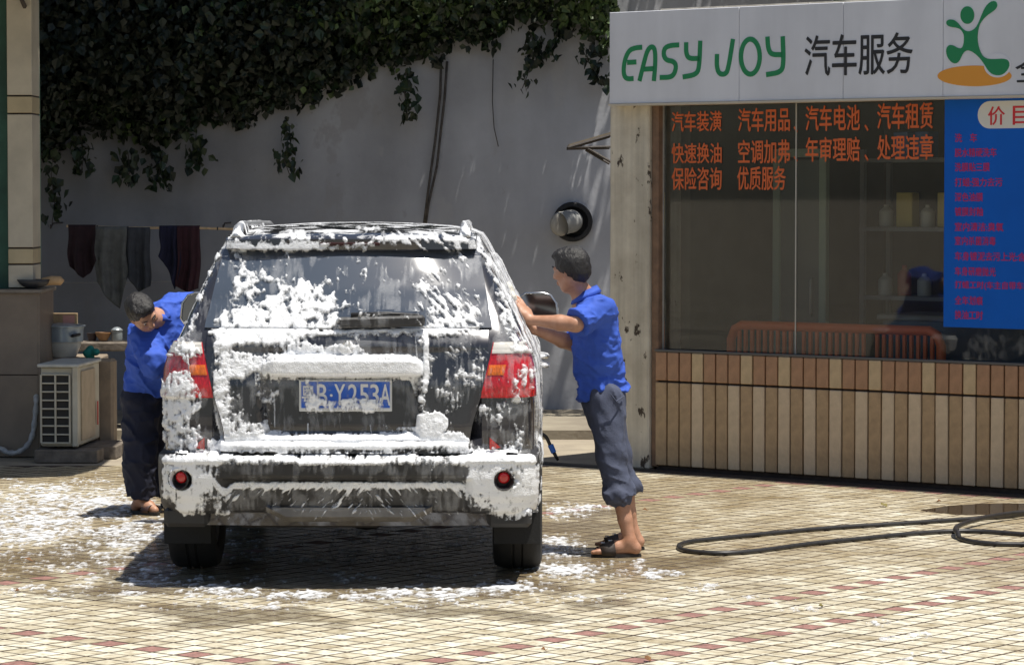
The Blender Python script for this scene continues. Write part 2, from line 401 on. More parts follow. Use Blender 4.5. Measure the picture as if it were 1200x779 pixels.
for k, (_, a, b, P, vis) in enumerate(cand):
    tilt = Matrix.Rotation(rnd.gauss(0, .0035), 4, 'X') @ Matrix.Rotation(rnd.gauss(0, .0035), 4, 'Y')
    Mx = Matrix.Translation((P.x, P.y, rnd.gauss(0, .0004))) @ Matrix.Rotation(TH + rnd.gauss(0, .006), 4, 'Z') @ tilt
    red = is_red(a, b)
    if k < 300:
        o = link('tile', me_r if red else me_c, paving); o.matrix_local = Mx
        if red: o['label'] = 'dull red paving tile'
    else:
        Mn = np.array(Mx); vv.append(base_v @ Mn[:3, :3].T + Mn[:3, 3]); mi.append(red)
fq = np.array(ts.f); nt_ = len(vv)
Fq = (fq[None] + (np.arange(nt_) * nb)[:, None, None]).reshape(-1, 4)
tm = np_mesh('tile_field', np.concatenate(vv), Fq, False); tm.materials.append(M_MORTAR); tm.materials.append(M_TILE); tm.materials.append(M_RED)
mi2 = np.zeros((len(mi), len(fq)), np.int32); mi2[:, 0] = 1 + np.array(mi, np.int32); tm.polygons.foreach_set('material_index', mi2.ravel())
tag(link('tile_field', tm, paving), kind='stuff')

# concrete apron behind the paving, one low step up to the wall, flat dark strip along the shop front
def lp(s, o, z=0): return FO + FE * s + FN * o + Vector((0, 0, z))
q0, q1 = lp(-14, 0), lp(8, 0)
apron = sheet('concrete_apron', [(-8, YB + .004), (xk, YB + .004), (1.0, fy(1.0) + .05), (3.5, 24.9), (3.5, 25.2), (-8, 25.2)], -.004, .045, M_CONC, 'worn concrete apron behind the tiled yard')
step = sheet('upper_apron', [(-8, 24.9), (3.5, 24.9), (3.5, 27.4), (-8, 27.4)], .07, .1, mat('step_concrete', (.30, .265, .2), .85, col2=(.2, .17, .13), vscale=2.5, bump=.4, bscale=30, world=True), 'raised concrete strip along the foot of the shaded wall')
M_DARK = mat('strip_dark', (.025, .02, .018), .6, bump=.3, world=True)
dr = MB(); a, b_ = lp(-1.5, .14), lp(7, .14); c_, d_ = lp(7, -.01), lp(-1.5, -.01)
dr.prism([(p.x, p.y) for p in (a, b_, c_, d_)], lambda x, y, t: (x, y, t), -.03, .003)
tag(dr.build('dark_strip', M_DARK), 'dark strip along the foot of the shop front', kind='structure')

# puddle
M_PUD = mat('puddle_water', (.05, .035, .022), .06)
pud = MB(); pl = [(1078, 598), (1110, 593), (1150, 590.5), (1210, 590), (1230, 600), (1205, 604), (1160, 603), (1120, 603)]
pp = [gnd(*q) for q in pl]; pc = sum(pp, Vector()) / len(pp)
for rr, zz in ((1.0, .0), (.97, .005)): pud.v += [tuple(pc + (p - pc) * rr + Vector((0, 0, zz))) for p in pp]
nn = len(pp); pud.f = [tuple(range(nn, 2 * nn))] + [(i, (i + 1) % nn, nn + (i + 1) % nn, nn + i) for i in range(nn)]; pud.m = [0] * len(pud.f)
tag(pud.build('puddle', M_PUD), 'shallow brown puddle on the tiles near the shop front', kind='structure')

# ================================================================== BACK WALL
WY = 27.3
M_WALL = mat('old_render', (.50, .51, .545), .9, col2=(.40, .405, .43), vscale=.8, bump=.35, bscale=14, world=True, detail=8)
def streaks(m, amt=.55, sx=3.0):
    t = m.node_tree; b = t.nodes['Principled BSDF']; src = b.inputs['Base Color'].links[0].from_socket
    g_ = t.nodes.new('ShaderNodeNewGeometry'); mp = t.nodes.new('ShaderNodeMapping'); mp.inputs['Scale'].default_value = (sx, sx, .25)
    n = t.nodes.new('ShaderNodeTexNoise'); n.inputs['Scale'].default_value = 2; n.inputs['Detail'].default_value = 6
    r = t.nodes.new('ShaderNodeValToRGB'); r.color_ramp.elements[0].position = .35; r.color_ramp.elements[0].color = (1 - amt, 1 - amt, 1 - amt, 1); r.color_ramp.elements[1].position = .62; r.color_ramp.elements[1].color = (1, 1, 1, 1)
    mx = t.nodes.new('ShaderNodeMix'); mx.data_type = 'RGBA'; mx.blend_type = 'MULTIPLY'; mx.inputs['Factor'].default_value = 1
    L = t.links.new; L(g_.outputs['Position'], mp.inputs[0]); L(mp.outputs[0], n.inputs['Vector']); L(n.outputs[0], r.inputs[0]); L(src, mx.inputs['A']); L(r.outputs[0], mx.inputs['B']); L(mx.outputs['Result'], b.inputs['Base Color'])
streaks(M_WALL, .16, 1.1)
spots(M_WALL, (.40, .40, .415), 1.3, .60); spots(M_WALL, (.36, .36, .37), 6, .67)
def left_shade(m):  # darkens the wall leftwards: shade put into the colour, with a noisy edge
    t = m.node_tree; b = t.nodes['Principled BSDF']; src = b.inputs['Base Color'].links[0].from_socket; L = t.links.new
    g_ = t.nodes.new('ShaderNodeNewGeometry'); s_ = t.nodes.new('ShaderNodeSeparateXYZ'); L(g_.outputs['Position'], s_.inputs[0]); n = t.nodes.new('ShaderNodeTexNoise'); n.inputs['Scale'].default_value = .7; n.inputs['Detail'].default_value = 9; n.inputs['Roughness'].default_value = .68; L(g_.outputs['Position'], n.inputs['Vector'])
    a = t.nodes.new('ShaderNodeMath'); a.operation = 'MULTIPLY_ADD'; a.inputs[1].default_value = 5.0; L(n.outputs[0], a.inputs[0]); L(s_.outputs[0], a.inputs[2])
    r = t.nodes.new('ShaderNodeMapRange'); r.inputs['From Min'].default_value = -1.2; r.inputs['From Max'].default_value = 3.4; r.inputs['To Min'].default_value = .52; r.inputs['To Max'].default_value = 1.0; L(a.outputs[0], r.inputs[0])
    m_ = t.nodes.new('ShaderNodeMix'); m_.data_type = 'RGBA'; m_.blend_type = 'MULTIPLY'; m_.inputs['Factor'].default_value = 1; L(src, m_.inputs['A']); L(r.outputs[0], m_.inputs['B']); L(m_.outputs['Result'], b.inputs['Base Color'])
left_shade(M_WALL)
bw = empty('boundary_wall', (0, WY, 0), 0, 'tall stained grey rendered wall behind the car', 'wall')
# wall face as a gently uneven sheet with depth behind
nx, nz = 130, 50; xs = np.linspace(-8, 5, nx); zs = np.linspace(0, 5.0, nz)
X, Z = np.meshgrid(xs, zs); Yv = -.02 * fbm(X * .9, Z * .9, s=3) - .006 * fbm(X * 6, Z * 6, s=5)
V = np.stack([X, Yv, Z], -1).reshape(-1, 3); I = np.arange(nx * nz).reshape(nz, nx)
Fq = np.stack([I[:-1, :-1], I[:-1, 1:], I[1:, 1:], I[1:, :-1]], -1).reshape(-1, 4)
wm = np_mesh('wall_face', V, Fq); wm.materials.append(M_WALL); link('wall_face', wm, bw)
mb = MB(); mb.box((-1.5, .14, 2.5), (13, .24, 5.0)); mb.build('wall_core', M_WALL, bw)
mb = MB(); mb.box((-1.5, .10, 5.05), (13.1, .4, .1), ch=.01); mb.build('coping', M_CONC, bw)

# creeper over the wall: outline of its lower edge read from the photograph
VB = [(-120, 235), (30, 215), (60, 205), (100, 172), (150, 186), (180, 200), (200, 182), (250, 160), (285, 172), (330, 150), (370, 141), (400, 124), (450, 100), (480, 94), (520, 86), (580, 70), (600, 52), (640, 44), (690, 66), (716, 88)]
vbx = [q[0] for q in VB]; vby = [q[1] for q in VB]
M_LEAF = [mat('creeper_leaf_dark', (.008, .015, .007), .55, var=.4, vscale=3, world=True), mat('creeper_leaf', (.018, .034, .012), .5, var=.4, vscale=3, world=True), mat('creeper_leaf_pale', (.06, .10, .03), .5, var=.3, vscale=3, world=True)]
def leaf_cloud(P, size, seed, down=.5, mats=M_LEAF, mi=None):
    rg = np.random.default_rng(seed); n = len(P); sz = size * rg.uniform(.45, 1.5, n)[:, None]
    d = rg.normal(size=(n, 3)); d[:, 2] -= down * 2; d /= np.linalg.norm(d, axis=1)[:, None]
    q = rg.normal(size=(n, 3)); q[:, 1] -= .7; s_ = np.cross(d, q); s_ /= np.linalg.norm(s_, axis=1)[:, None]; nn = np.cross(s_, d)
    pts = [(-.5, 0, 0), (-.15, .42, .09), (.15, .30, .05), (.55, 0, -.06), (.15, -.30, .05), (-.15, -.42, .09)]
    V = np.stack([P + (d * a + s_ * b + nn * c) * sz for a, b, c in pts], 1).reshape(-1, 3)
    base = (np.arange(n) * 6)[:, None]
    F = np.concatenate([base + np.array([0, 3, 2, 1]), base + np.array([0, 5, 4, 3])])
    me = np_mesh('foliage', V, F, False)
    for m in mats: me.materials.append(m)
    mi = rg.choice(len(mats), n, p=[.4, .45, .15][:len(mats)] if len(mats) == 3 else None) if mi is None else mi
    me.polygons.foreach_set('material_index', np.concatenate([mi, mi]).astype(np.int32))
    return me
rg = np.random.default_rng(5)
N = 52000; px = rg.uniform(-140, 722, N); py = rg.uniform(-90, 240, N)
edge = np.interp(px, vbx, vby) - 26 * fbm(px / 26, py * 0, s=9) - 8 + 16 * fbm(px / 9, py / 9, s=4)
keep = py < edge
dens = np.clip((edge - py) / 30, .12, 1); keep &= rg.uniform(size=N) < dens
# sparser where the wall shows through near the lower right edge
px, py, edge = px[keep], py[keep], edge[keep]
dep = .06 + rg.uniform(size=len(px)) ** 1.2 * np.clip((edge - py) / 90, .05, 1) * .95
P = np.array([at(a, b, WY - c)[:] for a, b, c in zip(px, py, dep)])
tone = fbm(P[:, 0] * 1.3, P[:, 2] * 1.3, s=21) + rg.normal(0, .14, len(P)) + (px - 440) / 1150  # random leaf tone, with the deeper shade at the left painted in
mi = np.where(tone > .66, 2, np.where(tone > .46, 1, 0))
cr = empty('creeper', (-1.2, WY - .3, 0), 0, 'dark green creeper hanging thick over the top of the grey wall', 'climbing plant')
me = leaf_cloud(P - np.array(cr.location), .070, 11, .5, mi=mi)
tag(link('foliage', me, cr), kind='stuff')
# the mass above and behind the leaves
M_BARK = mat('vine_bark', (.07, .062, .055), .9, var=.4, vscale=20, bump=.4)
for i, path in enumerate([[(517, 70), (516, 110), (510, 165), (503, 215), (497, 262)], [(524, 72), (521, 115), (517, 150), (512, 195), (502, 240), (499, 262)], [(578, 70), (577, 120), (579, 150), (584, 172)]]):
    mb = MB(); mb.tube([at(a, b, WY - .05) - cr.location for a, b in path], (.011 if i < 2 else .004), 7); mb.build('stem', M_BARK, cr, smooth=True)
for path in [[(62, 180), (60, 205), (64, 240), (61, 262)], [(190, 180), (186, 205), (188, 221)], [(150, 180), (152, 200), (149, 216)], [(335, 140), (337, 165), (333, 188), (340, 206)], [(476, 85), (474, 110), (478, 136)], [(655, 30), (650, 52), (640, 66), (622, 78), (612, 104)], [(622, 40), (626, 60), (618, 74)], [(692, 50), (688, 70), (700, 88), (714, 100)], [(95, 160), (98, 186), (94, 206)], [(230, 155), (228, 178), (233, 196)]]:
    pts = [at(a, b, WY - .22) for a, b in path]
    t = empty('trailing_shoot', pts[0], 0)
    mb = MB(); mb.tube([p - pts[0] for p in pts], .004, 5); mb.build('stem', M_BARK, t)
    LP = []
    for _ in range(26 + 10 * len(pts)):
        k = rnd.random() * (len(pts) - 1); i = int(k); p = pts[i].lerp(pts[i + 1], k - i); LP.append(p - pts[0] + Vector((rnd.gauss(0, .05), rnd.gauss(0, .03), rnd.gauss(0, .03))))
    me = leaf_cloud(np.array([q[:] for q in LP]), .07, int(path[0][0]), 1.0, mi=np.array([rnd.choice((0, 1, 1)) for _ in LP]))
    tag(link('foliage', me, t), kind='stuff')
    x = path[0][0]
    side = {62: 'nearest to the green building', 95: 'second from the green building', 150: 'above the gap between the grey towel and the slate garment', 190: 'above the navy garment', 230: 'over the right end of the hanging clothes', 335: 'over the left half of the car roof', 476: 'just left of the long bare stems', 655: 'long one between the bare stems and the shop sign', 622: 'short one right of the bare stems', 692: 'touching the corner of the shop sign'}[x]
    tag(t, f'short leafy creeper shoot, {side}', 'climbing plant', 'creeper shoots trailing down the wall')
# leafy tree behind the shop, its foliage showing over the sign
def tree(loc, h, crown, rad, nleaf, seed, label, size=.1, tones=(.25, .45, .3)):
    t = empty('leafy_tree', loc, 0, label, 'tree'); rg = np.random.default_rng(seed); mb = MB()
    mb.tube([(0, 0, 0), (.05, .03, h * .35), (-.04, 0, h * .6), (0, 0, h)], [.16, .12, .09, .04], 10)
    cs = [(rg.uniform(-1, 1) * rad[0] * .75, rg.uniform(-1, 1) * rad[1] * .75, crown + rg.uniform(-.8, .9) * rad[2]) for _ in range(16)]
    for c in cs[:8]: mb.tube([(0, 0, h * .5), (c[0] * .4, c[1] * .4, h * .5 + (c[2] - h * .5) * .6), c], [.06, .04, .012], 6)
    mb.build('trunk', M_BARK, t, smooth=True)
    P = []
    for c in cs:
        k = nleaf // len(cs); d = rg.normal(size=(k, 3)); d /= np.linalg.norm(d, axis=1)[:, None]; r_ = rg.uniform(.25, 1, (k, 1)) ** .5 * rg.uniform(.5, .75)
        P.append(np.array(c) + d * r_ * np.array([rad[0], rad[1], rad[2]]) * .62)
    P = np.concatenate(P); P = P[rg.uniform(size=len(P)) < np.clip(fbm(P[:, 0] * 1.6, P[:, 1] * 1.6, P[:, 2] * 1.6, s=seed) * 2.6 - .6, .05, 1)]
    mi = rg.choice(3, len(P), p=tones); tag(link('crown', leaf_cloud(P, size, seed + 1, .2, mi=mi), t), kind='stuff')
    return t
tree((3.6, 26.6, 0), 4.2, 4.5, (2.4, 1.2, 1.2), 9000, 31, 'leafy green tree behind the shop, its crown showing over the sign', .1)

tree((-2.9, 28.0, 0), 5.4, 5.5, (4.4, 3.2, 1.2), 30000, 57, 'unseen broad dark tree added behind the wall to shade its left part', .19, (.6, .35, .05))  # crown out of view, added to shade the creeper and wall
tree((-6.2, 28.4, 0), 5.0, 4.75, (3.0, 3.0, .9), 24000, 77, 'unseen dark leafy tree added over the corner to darken the wall', .19, (.7, .25, .05))  # second unseen crown, added to darken the left of the wall
# ================================================================== SHOP BUILDING (local x along the front, y inwards, z up)
shop = empty('shop_building', FO, FRZ, 'low shop with ribbed brown tiles under wide dark windows', 'building')
def S(px, py, o=0.0): return facpx(px, py, o)
SILL = S(768, 410)[1]; HEAD = 2.62
sC0, sC1 = S(717, 300)[0], S(763, 300)[0]
M_PLAS = mat('stained_plaster', (.70, .64, .52), .85, col2=(.54, .48, .38), vscale=5, bump=.35, bscale=30, world=True, detail=8)
spots(M_PLAS); streaks(M_PLAS, .3, 6)
M_GROUT = mat('dark_joint', (.05, .035, .028), .9, var=.3, vscale=20)
mb = MB(); mb.box((3.0, .10, SILL / 2 - .01), (6.0, .17, SILL - .02)); mb.build('base_wall', M_GROUT, shop)
mb = MB(); mb.box(((sC0 + sC1) / 2, .17, 1.55), (sC1 - sC0, .40, 3.1), ch=.012); mb.build('corner_column', M_PLAS, shop)
M_RUST = mat('rusty_post', (.24, .14, .085), .7, col2=(.13, .08, .05), vscale=9, bump=.3)
mb = MB(); mb.box((sC1 + .032, .05, 1.32), (.058, .10, 2.6), ch=.006); mb.build('rusty_post', M_RUST, shop)
M_ALU = mat('aluminium_frame', (.42, .40, .36), .45, metal=.3, var=.15, vscale=12)
# tiles of the frontage
T = .1035; x0 = .004; M_T = {'b': mat('tile_brown', (.36, .20, .11), .45, var=.16, vscale=14, bump=.08), 't': mat('tile_tan', (.50, .37, .215), .45, var=.12, vscale=14, bump=.08),
     'm': mat('tile_mid', (.38, .26, .145), .45, var=.16, vscale=14, bump=.08), 'l': mat('tile_pale', (.55, .43, .29), .45, var=.10, vscale=14, bump=.08)}
top = 'bbbtbbbtbbtbbbtbbtbbbtbbtbbbbtbbtbbbtbbtbbbb'; bot = 'mmmlmmlmlmlmlmlmlmlmlmlmlmlmlmlmlmlmlmlmlml'
top, bot = (top * 2)[:44], (bot + 'ml' * 6)[:44]
hTop0, hBot0 = S(768, 446)[1], .035
def tilebox(w, h, m):
    t = MB(); t.box((0, 0, 0), (w, .03, h), ch=.005); return t.mesh('tile', m)
tmesh = {}
for row, (z0, z1, seq) in enumerate(((hTop0 + .006, SILL - .012, top), (hBot0, hTop0 - .008, bot))):
    for i in range(44):
        key = (row, seq[i])
        if key not in tmesh: tmesh[key] = tilebox(T - .011, z1 - z0, M_T[seq[i]])
        o = link('tile', tmesh[key], shop); o.location = (x0 + T * (i + .5), -.002 + rnd.uniform(-.002, .002), (z0 + z1) / 2); o.rotation_euler = (0, rnd.gauss(0, .003), rnd.gauss(0, .004))
mb = MB(); mb.box((3.0, .01, SILL - .002), (6.0, .05, .016), ch=.003); mb.build('sill', mat('sill_grey', (.10, .095, .09), .5), shop)
# windows
GL = .075; sM = S(933, 300, -GL)[0]; sW0 = S(774, 300, -GL)[0]; sB = S(1107, 250, -GL)[0]
def glass_mat():
    m = bpy.data.materials.new('shop_glass'); m.use_nodes = True; t = m.node_tree; t.nodes.clear()
    o = t.nodes.new('ShaderNodeOutputMaterial'); mx = t.nodes.new('ShaderNodeMixShader'); tr = t.nodes.new('ShaderNodeBsdfTransparent'); gl = t.nodes.new('ShaderNodeBsdfGlossy')
    fr = t.nodes.new('ShaderNodeFresnel'); fr.inputs[0].default_value = 1.38; tr.inputs[0].default_value = (.94, .95, .93, 1); gl.inputs[0].default_value = (.9, .9, .9, 1); gl.inputs['Roughness'].default_value = .02
    dn = t.nodes.new('ShaderNodeBsdfDiffuse'); dn.inputs[0].default_value = (.30, .27, .22, 1); m2 = t.nodes.new('ShaderNodeMixShader'); m2.inputs[0].default_value = .03
    L = t.links.new; L(fr.outputs[0], mx.inputs[0]); L(tr.outputs[0], mx.inputs[1]); L(gl.outputs[0], mx.inputs[2]); L(mx.outputs[0], m2.inputs[1]); L(dn.outputs[0], m2.inputs[2]); L(m2.outputs[0], o.inputs[0])
    return m
M_GLASS = glass_mat()
for k, (a, b) in enumerate(((sW0 + .035, sM - .004), (sM + .004, 5.9))):
    mb = MB(); mb.box(((a + b) / 2, GL, (SILL + HEAD) / 2), (b - a, .006, HEAD - SILL)); mb.build('window_pane', M_GLASS, shop)
mb = MB(); mb.box((sM, GL - .002, (SILL + HEAD) / 2), (.008, .012, HEAD - SILL)); mb.build('glass_joint', mat('silicone', (.45, .43, .38), .5), shop)
mb = MB(); mb.box((sW0 + .017, GL, (SILL + HEAD) / 2), (.035, .05, HEAD - SILL), ch=.003); mb.box(((sW0 + 5.9) / 2, GL, HEAD + .02), (5.9 - sW0, .06, .04)); mb.build('window_frame', M_ALU, shop)
mb = MB(); mb.box((3.0, .2, 2.93), (6.0, .30, .6)); mb.build('lintel', M_PLAS, shop)
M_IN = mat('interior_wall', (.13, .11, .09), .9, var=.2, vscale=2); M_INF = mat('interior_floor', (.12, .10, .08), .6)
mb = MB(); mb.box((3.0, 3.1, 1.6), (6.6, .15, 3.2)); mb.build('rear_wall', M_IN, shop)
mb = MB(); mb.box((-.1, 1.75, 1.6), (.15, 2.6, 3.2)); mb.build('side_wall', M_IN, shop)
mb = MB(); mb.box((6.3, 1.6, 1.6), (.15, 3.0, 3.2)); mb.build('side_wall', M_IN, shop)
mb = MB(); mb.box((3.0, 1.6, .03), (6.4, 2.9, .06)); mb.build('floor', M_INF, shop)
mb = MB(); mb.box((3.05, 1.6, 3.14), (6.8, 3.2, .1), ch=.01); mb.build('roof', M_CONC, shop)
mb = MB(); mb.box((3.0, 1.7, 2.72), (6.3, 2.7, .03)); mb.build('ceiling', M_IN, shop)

def shop_thing(name, x, y, z, label, cat, group=None):
    P = FO + FE * x - FN * y + Vector((0, 0, z)); return empty(name, P, FRZ, label, cat, group)
# things inside, seen dimly through the glass
M_STEEL = mat('shelf_steel', (.22, .22, .23), .5); 
sh = shop_thing('shelf_unit', 1.35, 1.9, .06, 'grey steel shelf unit of small stock inside behind the window', 'shelf')
for k in range(5): mb = MB(); mb.box((0, 0, .12 + k * .5), (1.5, .4, .03)); mb.build('shelf', M_STEEL, sh)
for sx in (-.73, .73):
    for sy in (-.18, .18): mb = MB(); mb.box((sx, sy, 1.1), (.035, .035, 2.2)); mb.build('post', M_STEEL, sh)
cols = [(.5, .5, .45), (.1, .2, .45), (.45, .08, .06), (.55, .42, .1), (.08, .28, .14), (.35, .33, .3), (.6, .6, .58)]
stock_me = []
for i, c in enumerate(cols):
    mb = MB(); h = .16 + .03 * (i % 4)
    if i % 2: mb.box((0, 0, h / 2), (.13, .12, h), ch=.006)
    else: mb.lathe([(0, 0), (.05, 0), (.052, .02), (.052, h * .7), (.03, h * .85), (.018, h * .88), (.018, h), (0, h)], 14)
    stock_me.append(mb.mesh('stock', mat(f'stock_colour_{"abcdefg"[i]}', c, .5), smooth=R(40)))
places = ['bottom', 'second', 'middle', 'fourth', 'top']; cn = ['pale', 'blue', 'red', 'yellow', 'green', 'grey', 'white']
for k in range(5):
    for j in range(8):
        if rnd.random() < .25: continue
        i = rnd.randrange(7); P = Matrix.Rotation(FRZ, 4, 'Z') @ Vector((-.62 + j * .175 + rnd.uniform(-.02, .02), -.05, .136 + k * .5))
        o = link('carton' if i % 2 else 'bottle', stock_me[i]); o.location = sh.location + P; o.rotation_euler = (0, 0, FRZ + rnd.uniform(-.3, .3))
        tag(o, f'{cn[i]} {"carton" if i % 2 else "bottle"} on the {places[k]} shelf inside the shop, {["far left end", "left end", "left part", "left of middle", "right of middle", "right part", "right end", "far right end"][j]}', 'carton' if i % 2 else 'bottle', 'small goods on the shelves inside the shop')
cu = shop_thing('wall_curtain', 2.55, .9, .06, 'faded brownish red striped curtain hanging behind the right window', 'curtain')
mb = MB(); n = 60; V = []; 
for zi, zz in enumerate((1.35, 2.5)):
    for i in range(n): V.append((-.33 + .66 * i / (n - 1), .03 * math.sin(i * 1.25) + .01 * math.sin(i * .5), zz))
mb.add(V, [(i, i + 1, n + i + 1, n + i) for i in range(n - 1)]); mb.add([(a, b + .008, c) for a, b, c in V], [(i, n + i, n + i + 1, i + 1) for i in range(n - 1)])
mb.build('cloth', mat('curtain_cloth', (.42, .17, .11), .9, col2=(.16, .08, .07), vscale=6, stretch=(12, 1, .3)), cu, smooth=True)
mb = MB(); mb.tube([(-.36, 0, 2.52), (.36, 0, 2.52)], .012, 8); mb.build('rail', M_STEEL, cu)
cb = shop_thing('counter', 1.9, 1.15, .06, 'dark blue counter inside the shop behind the bench', 'counter')
mb = MB(); mb.box((0, 0, .5), (1.2, .5, 1.0), ch=.01); mb.build('body', mat('counter_blue', (.04, .07, .12), .5), cb)
mb = MB(); mb.box((0, 0, 1.02), (1.26, .56, .04), ch=.008); mb.build('counter_top', mat('counter_top', (.22, .2, .17), .4), cb)
dp = shop_thing('inner_door', .42, 1.2, .06, 'pale green framed inner door standing behind the left window', 'door')
M_DG = mat('door_green', (.30, .36, .28), .6)
for sx, wd in ((-.2, .06), (.2, .06)): mb = MB(); mb.box((sx, 0, 1.1), (wd, .05, 2.2), ch=.004); mb.build('frame', M_DG, dp)
mb = MB(); mb.box((0, 0, 2.17), (.34, .05, .06)); mb.build('frame', M_DG, dp)
mb = MB(); mb.box((0, .01, 1.07), (.34, .02, 2.1)); mb.build('door_leaf', mat('door_leaf', (.12, .13, .12), .5), dp)
mb = MB(); mb.tube([(.12, -.03, 1.0), (.12, -.05, 1.02), (.12, -.05, 1.25), (.12, -.03, 1.27)], .009, 8); mb.build('handle', M_ALU, dp, smooth=True)
# bench
M_OR = mat('bench_orange', (.90, .16, .04), .45)
bs0, bs1 = S(857, 400, -.5)[0], S(1103, 400, -.5)[0]; bl = bs1 - bs0; zt = S(980, 376, -.5)[1]; zt = S(857, 377, -.5)[1]
be = shop_thing('bench', (bs0 + bs1) / 2, .5, .06, 'orange slatted bench inside the shop against the window', 'bench'); zt -= .06
mb = MB(); pts = [(-bl / 2, 0, 0), (-bl / 2, 0, zt - .12), (-bl / 2 + .03, 0, zt - .05), (-bl / 2 + .09, 0, zt - .02), (bl / 2 - .09, 0, zt - .02), (bl / 2 - .03, 0, zt - .05), (bl / 2, 0, zt - .12), (bl / 2, 0, 0)]
mb.tube(pts, .034, 10); mb.build('back_frame', M_OR, be, smooth=R(50))
mb = MB(); mb.box((0, 0, zt - .30), (bl - .06, .03, .035), ch=.004); mb.build('lower_rail', M_OR, be)
mb = MB(); mb.box((0, 0, 0), (.022, .02, .24)); slm = mb.mesh('slat', M_OR)
for k in range(30):
    if k in (9, 20): continue
    o = link('slat', slm, be); o.location = (-bl / 2 + .07 + (bl - .14) * k / 29, 0, zt - .16)
mb = MB(); mb.box((0, .26, .42), (bl - .05, .42, .035), ch=.01); mb.build('seat', M_OR, be)
for sx in (-1, 1): mb = MB(); mb.tube([(sx * (bl / 2 - .05), .44, 0), (sx * (bl / 2 - .05), .44, .42)], .02, 8); mb.build('leg', M_OR, be)

# window lettering
M_LET = mat('letter_orange', (.62, .125, .03), .6)
def fl(o): return lambda s, h, d: (s, o - d, h)
for body, xa, xb, y0, y1 in [('汽车装潢', 787, 846, 131, 155), ('汽车用品', 865, 926, 127, 155), ('、', 930, 935, 148, 156), ('汽车电池', 944, 1008, 124, 154), ('、', 1013, 1018, 146, 154), ('汽车租赁', 1028, 1094, 121, 152),
                             ('快速换油', 787, 846, 168, 192), ('空调加弗', 865, 926, 164, 192), ('、', 930, 935, 183, 190), ('年审理赔', 944, 1008, 161, 190), ('、', 1013, 1018, 181, 189), ('处理违章', 1028, 1094, 158, 188),
                             ('保险咨询', 787, 846, 196, 223), ('优质服务', 864, 921, 195, 223)]:
    a, h1 = S(xa, y0, -GL + .004); b_, _ = S(xb, y0, -GL + .004); h0 = S(xa, y1, -GL + .004)[1]
    text_on('window_lettering', body, fl(GL - .004), a, b_, h0, h1, M_LET, shop, .022, .001)

# ------------------------------------------------------------------ shop sign
SO = .14; M_SIGN = mat('sign_white', (.68, .69, .73), .4, var=.05, vscale=1.5); streaks(M_SIGN, .10, 2)
s0 = S(714, 70, SO)[0]; zb = S(715, 122, SO)[1]; zt = S(715, 15, SO)[1]
sg_ = shop_thing('shop_sign', s0, 0, zb, 'long white shop sign with green latin letters and a green leaping figure', 'sign'); 
def sp(px, py): s, h = S(px, py, SO); return s - s0, h - zb
xj = [0, sp(866, 60)[0], sp(988, 60)[0], sp(1105, 60)[0], 3.9, 5.2, 6.5]
for a, b in zip(xj, xj[1:]):
    mb = MB(); mb.box(((a + b) / 2, -.05, (zt - zb) / 2), (b - a - .003, .18, zt - zb), ch=.003); mb.build('sign_panel', M_SIGN, sg_)
mb = MB(); mb.box((3.25, -.055, -.008), (6.5, .19, .014)); mb.build('edge_trim', mat('trim_cream', (.5, .45, .36), .5), sg_)
M_GRN = mat('sign_green', (.004, .22, .075), .5); M_BLK = mat('sign_black', (.015, .014, .016), .5); M_ORG = mat('sign_orange', (.72, .30, .03), .5); M_WHT = mat('sign_film_white', (.66, .67, .71), .45)
def sgf(a, b, o): return (a, -SO - o, b)
def ribbon(pts, wd, m, closed=False, o=.003):
    P = [Vector(p) for p in pts]; n = len(P); Lf, Rt = [], []
    for i, p in enumerate(P):
        a = P[i - 1] if (i or closed) else p; b = P[(i + 1) % n] if (i < n - 1 or closed) else p
        d1 = (p - a).normalized() if (p - a).length > 1e-9 else (b - p).normalized(); d2 = (b - p).normalized() if (b - p).length > 1e-9 else d1
        d = (d1 + d2).normalized(); nrm = Vector((-d.y, d.x)); k = wd / 2 / max(.45, nrm.dot(Vector((-d1.y, d1.x))))
        Lf.append(p + nrm * k); Rt.append(p - nrm * k)
    mb = MB(); V = [sgf(q.x, q.y, t) for t in (0, o) for q in Lf + Rt]; q = 2 * n; Fs = []
    for i in range(n if closed else n - 1):
        j = (i + 1) % n; Fs += [(q + i, q + j, q + n + j, q + n + i), (i, j, q + j, q + i), (n + i, q + n + i, q + n + j, n + j)]
    if not closed: Fs += [(0, q, q + n, n), (n - 1, 2 * n - 1, q + 2 * n - 1, q + n - 1)]
    mb.add(V, Fs); return mb.build('sign_letter', m, sg_)
def smooth2(pts, it=2, closed=False):
    P = [Vector(p) for p in pts]
    for _ in range(it):
        Q = [] if closed else [P[0]]
        for i in range(len(P) if closed else len(P) - 1):
            a, b = P[i], P[(i + 1) % len(P)]; Q += [a * .75 + b * .25, a * .25 + b * .75]
        if not closed: Q.append(P[-1])
        P = Q
    return P
def lt(pts): return [sp(715 + x / 5.4545, 20 + y / 5.4545) for x, y in pts]
WD = .0345
E_ = [[(205, 195), (165, 198), (125, 212), (98, 262), (86, 330), (90, 380), (112, 398), (150, 394)], [(110, 292), (168, 289)],
      [(188, 411), (215, 300), (238, 215), (265, 188), (288, 205), (290, 300), (280, 411)], [(216, 335), (284, 331)],
      [(442, 180), (385, 183), (348, 200), (341, 245), (360, 278), (405, 284), (424, 312), (412, 365), (385, 387), (318, 388)],
      [(487, 163), (486, 235), (505, 268), (574, 266)], [(577, 153), (570, 330), (548, 370), (465, 385)],
      [(684, 238), (682, 325), (700, 366), (735, 368), (755, 340), (786, 142)],
      [(1006, 127), (1010, 200), (1030, 242), (1102, 242)], [(1104, 125), (1110, 305), (1090, 355), (998, 370)]]
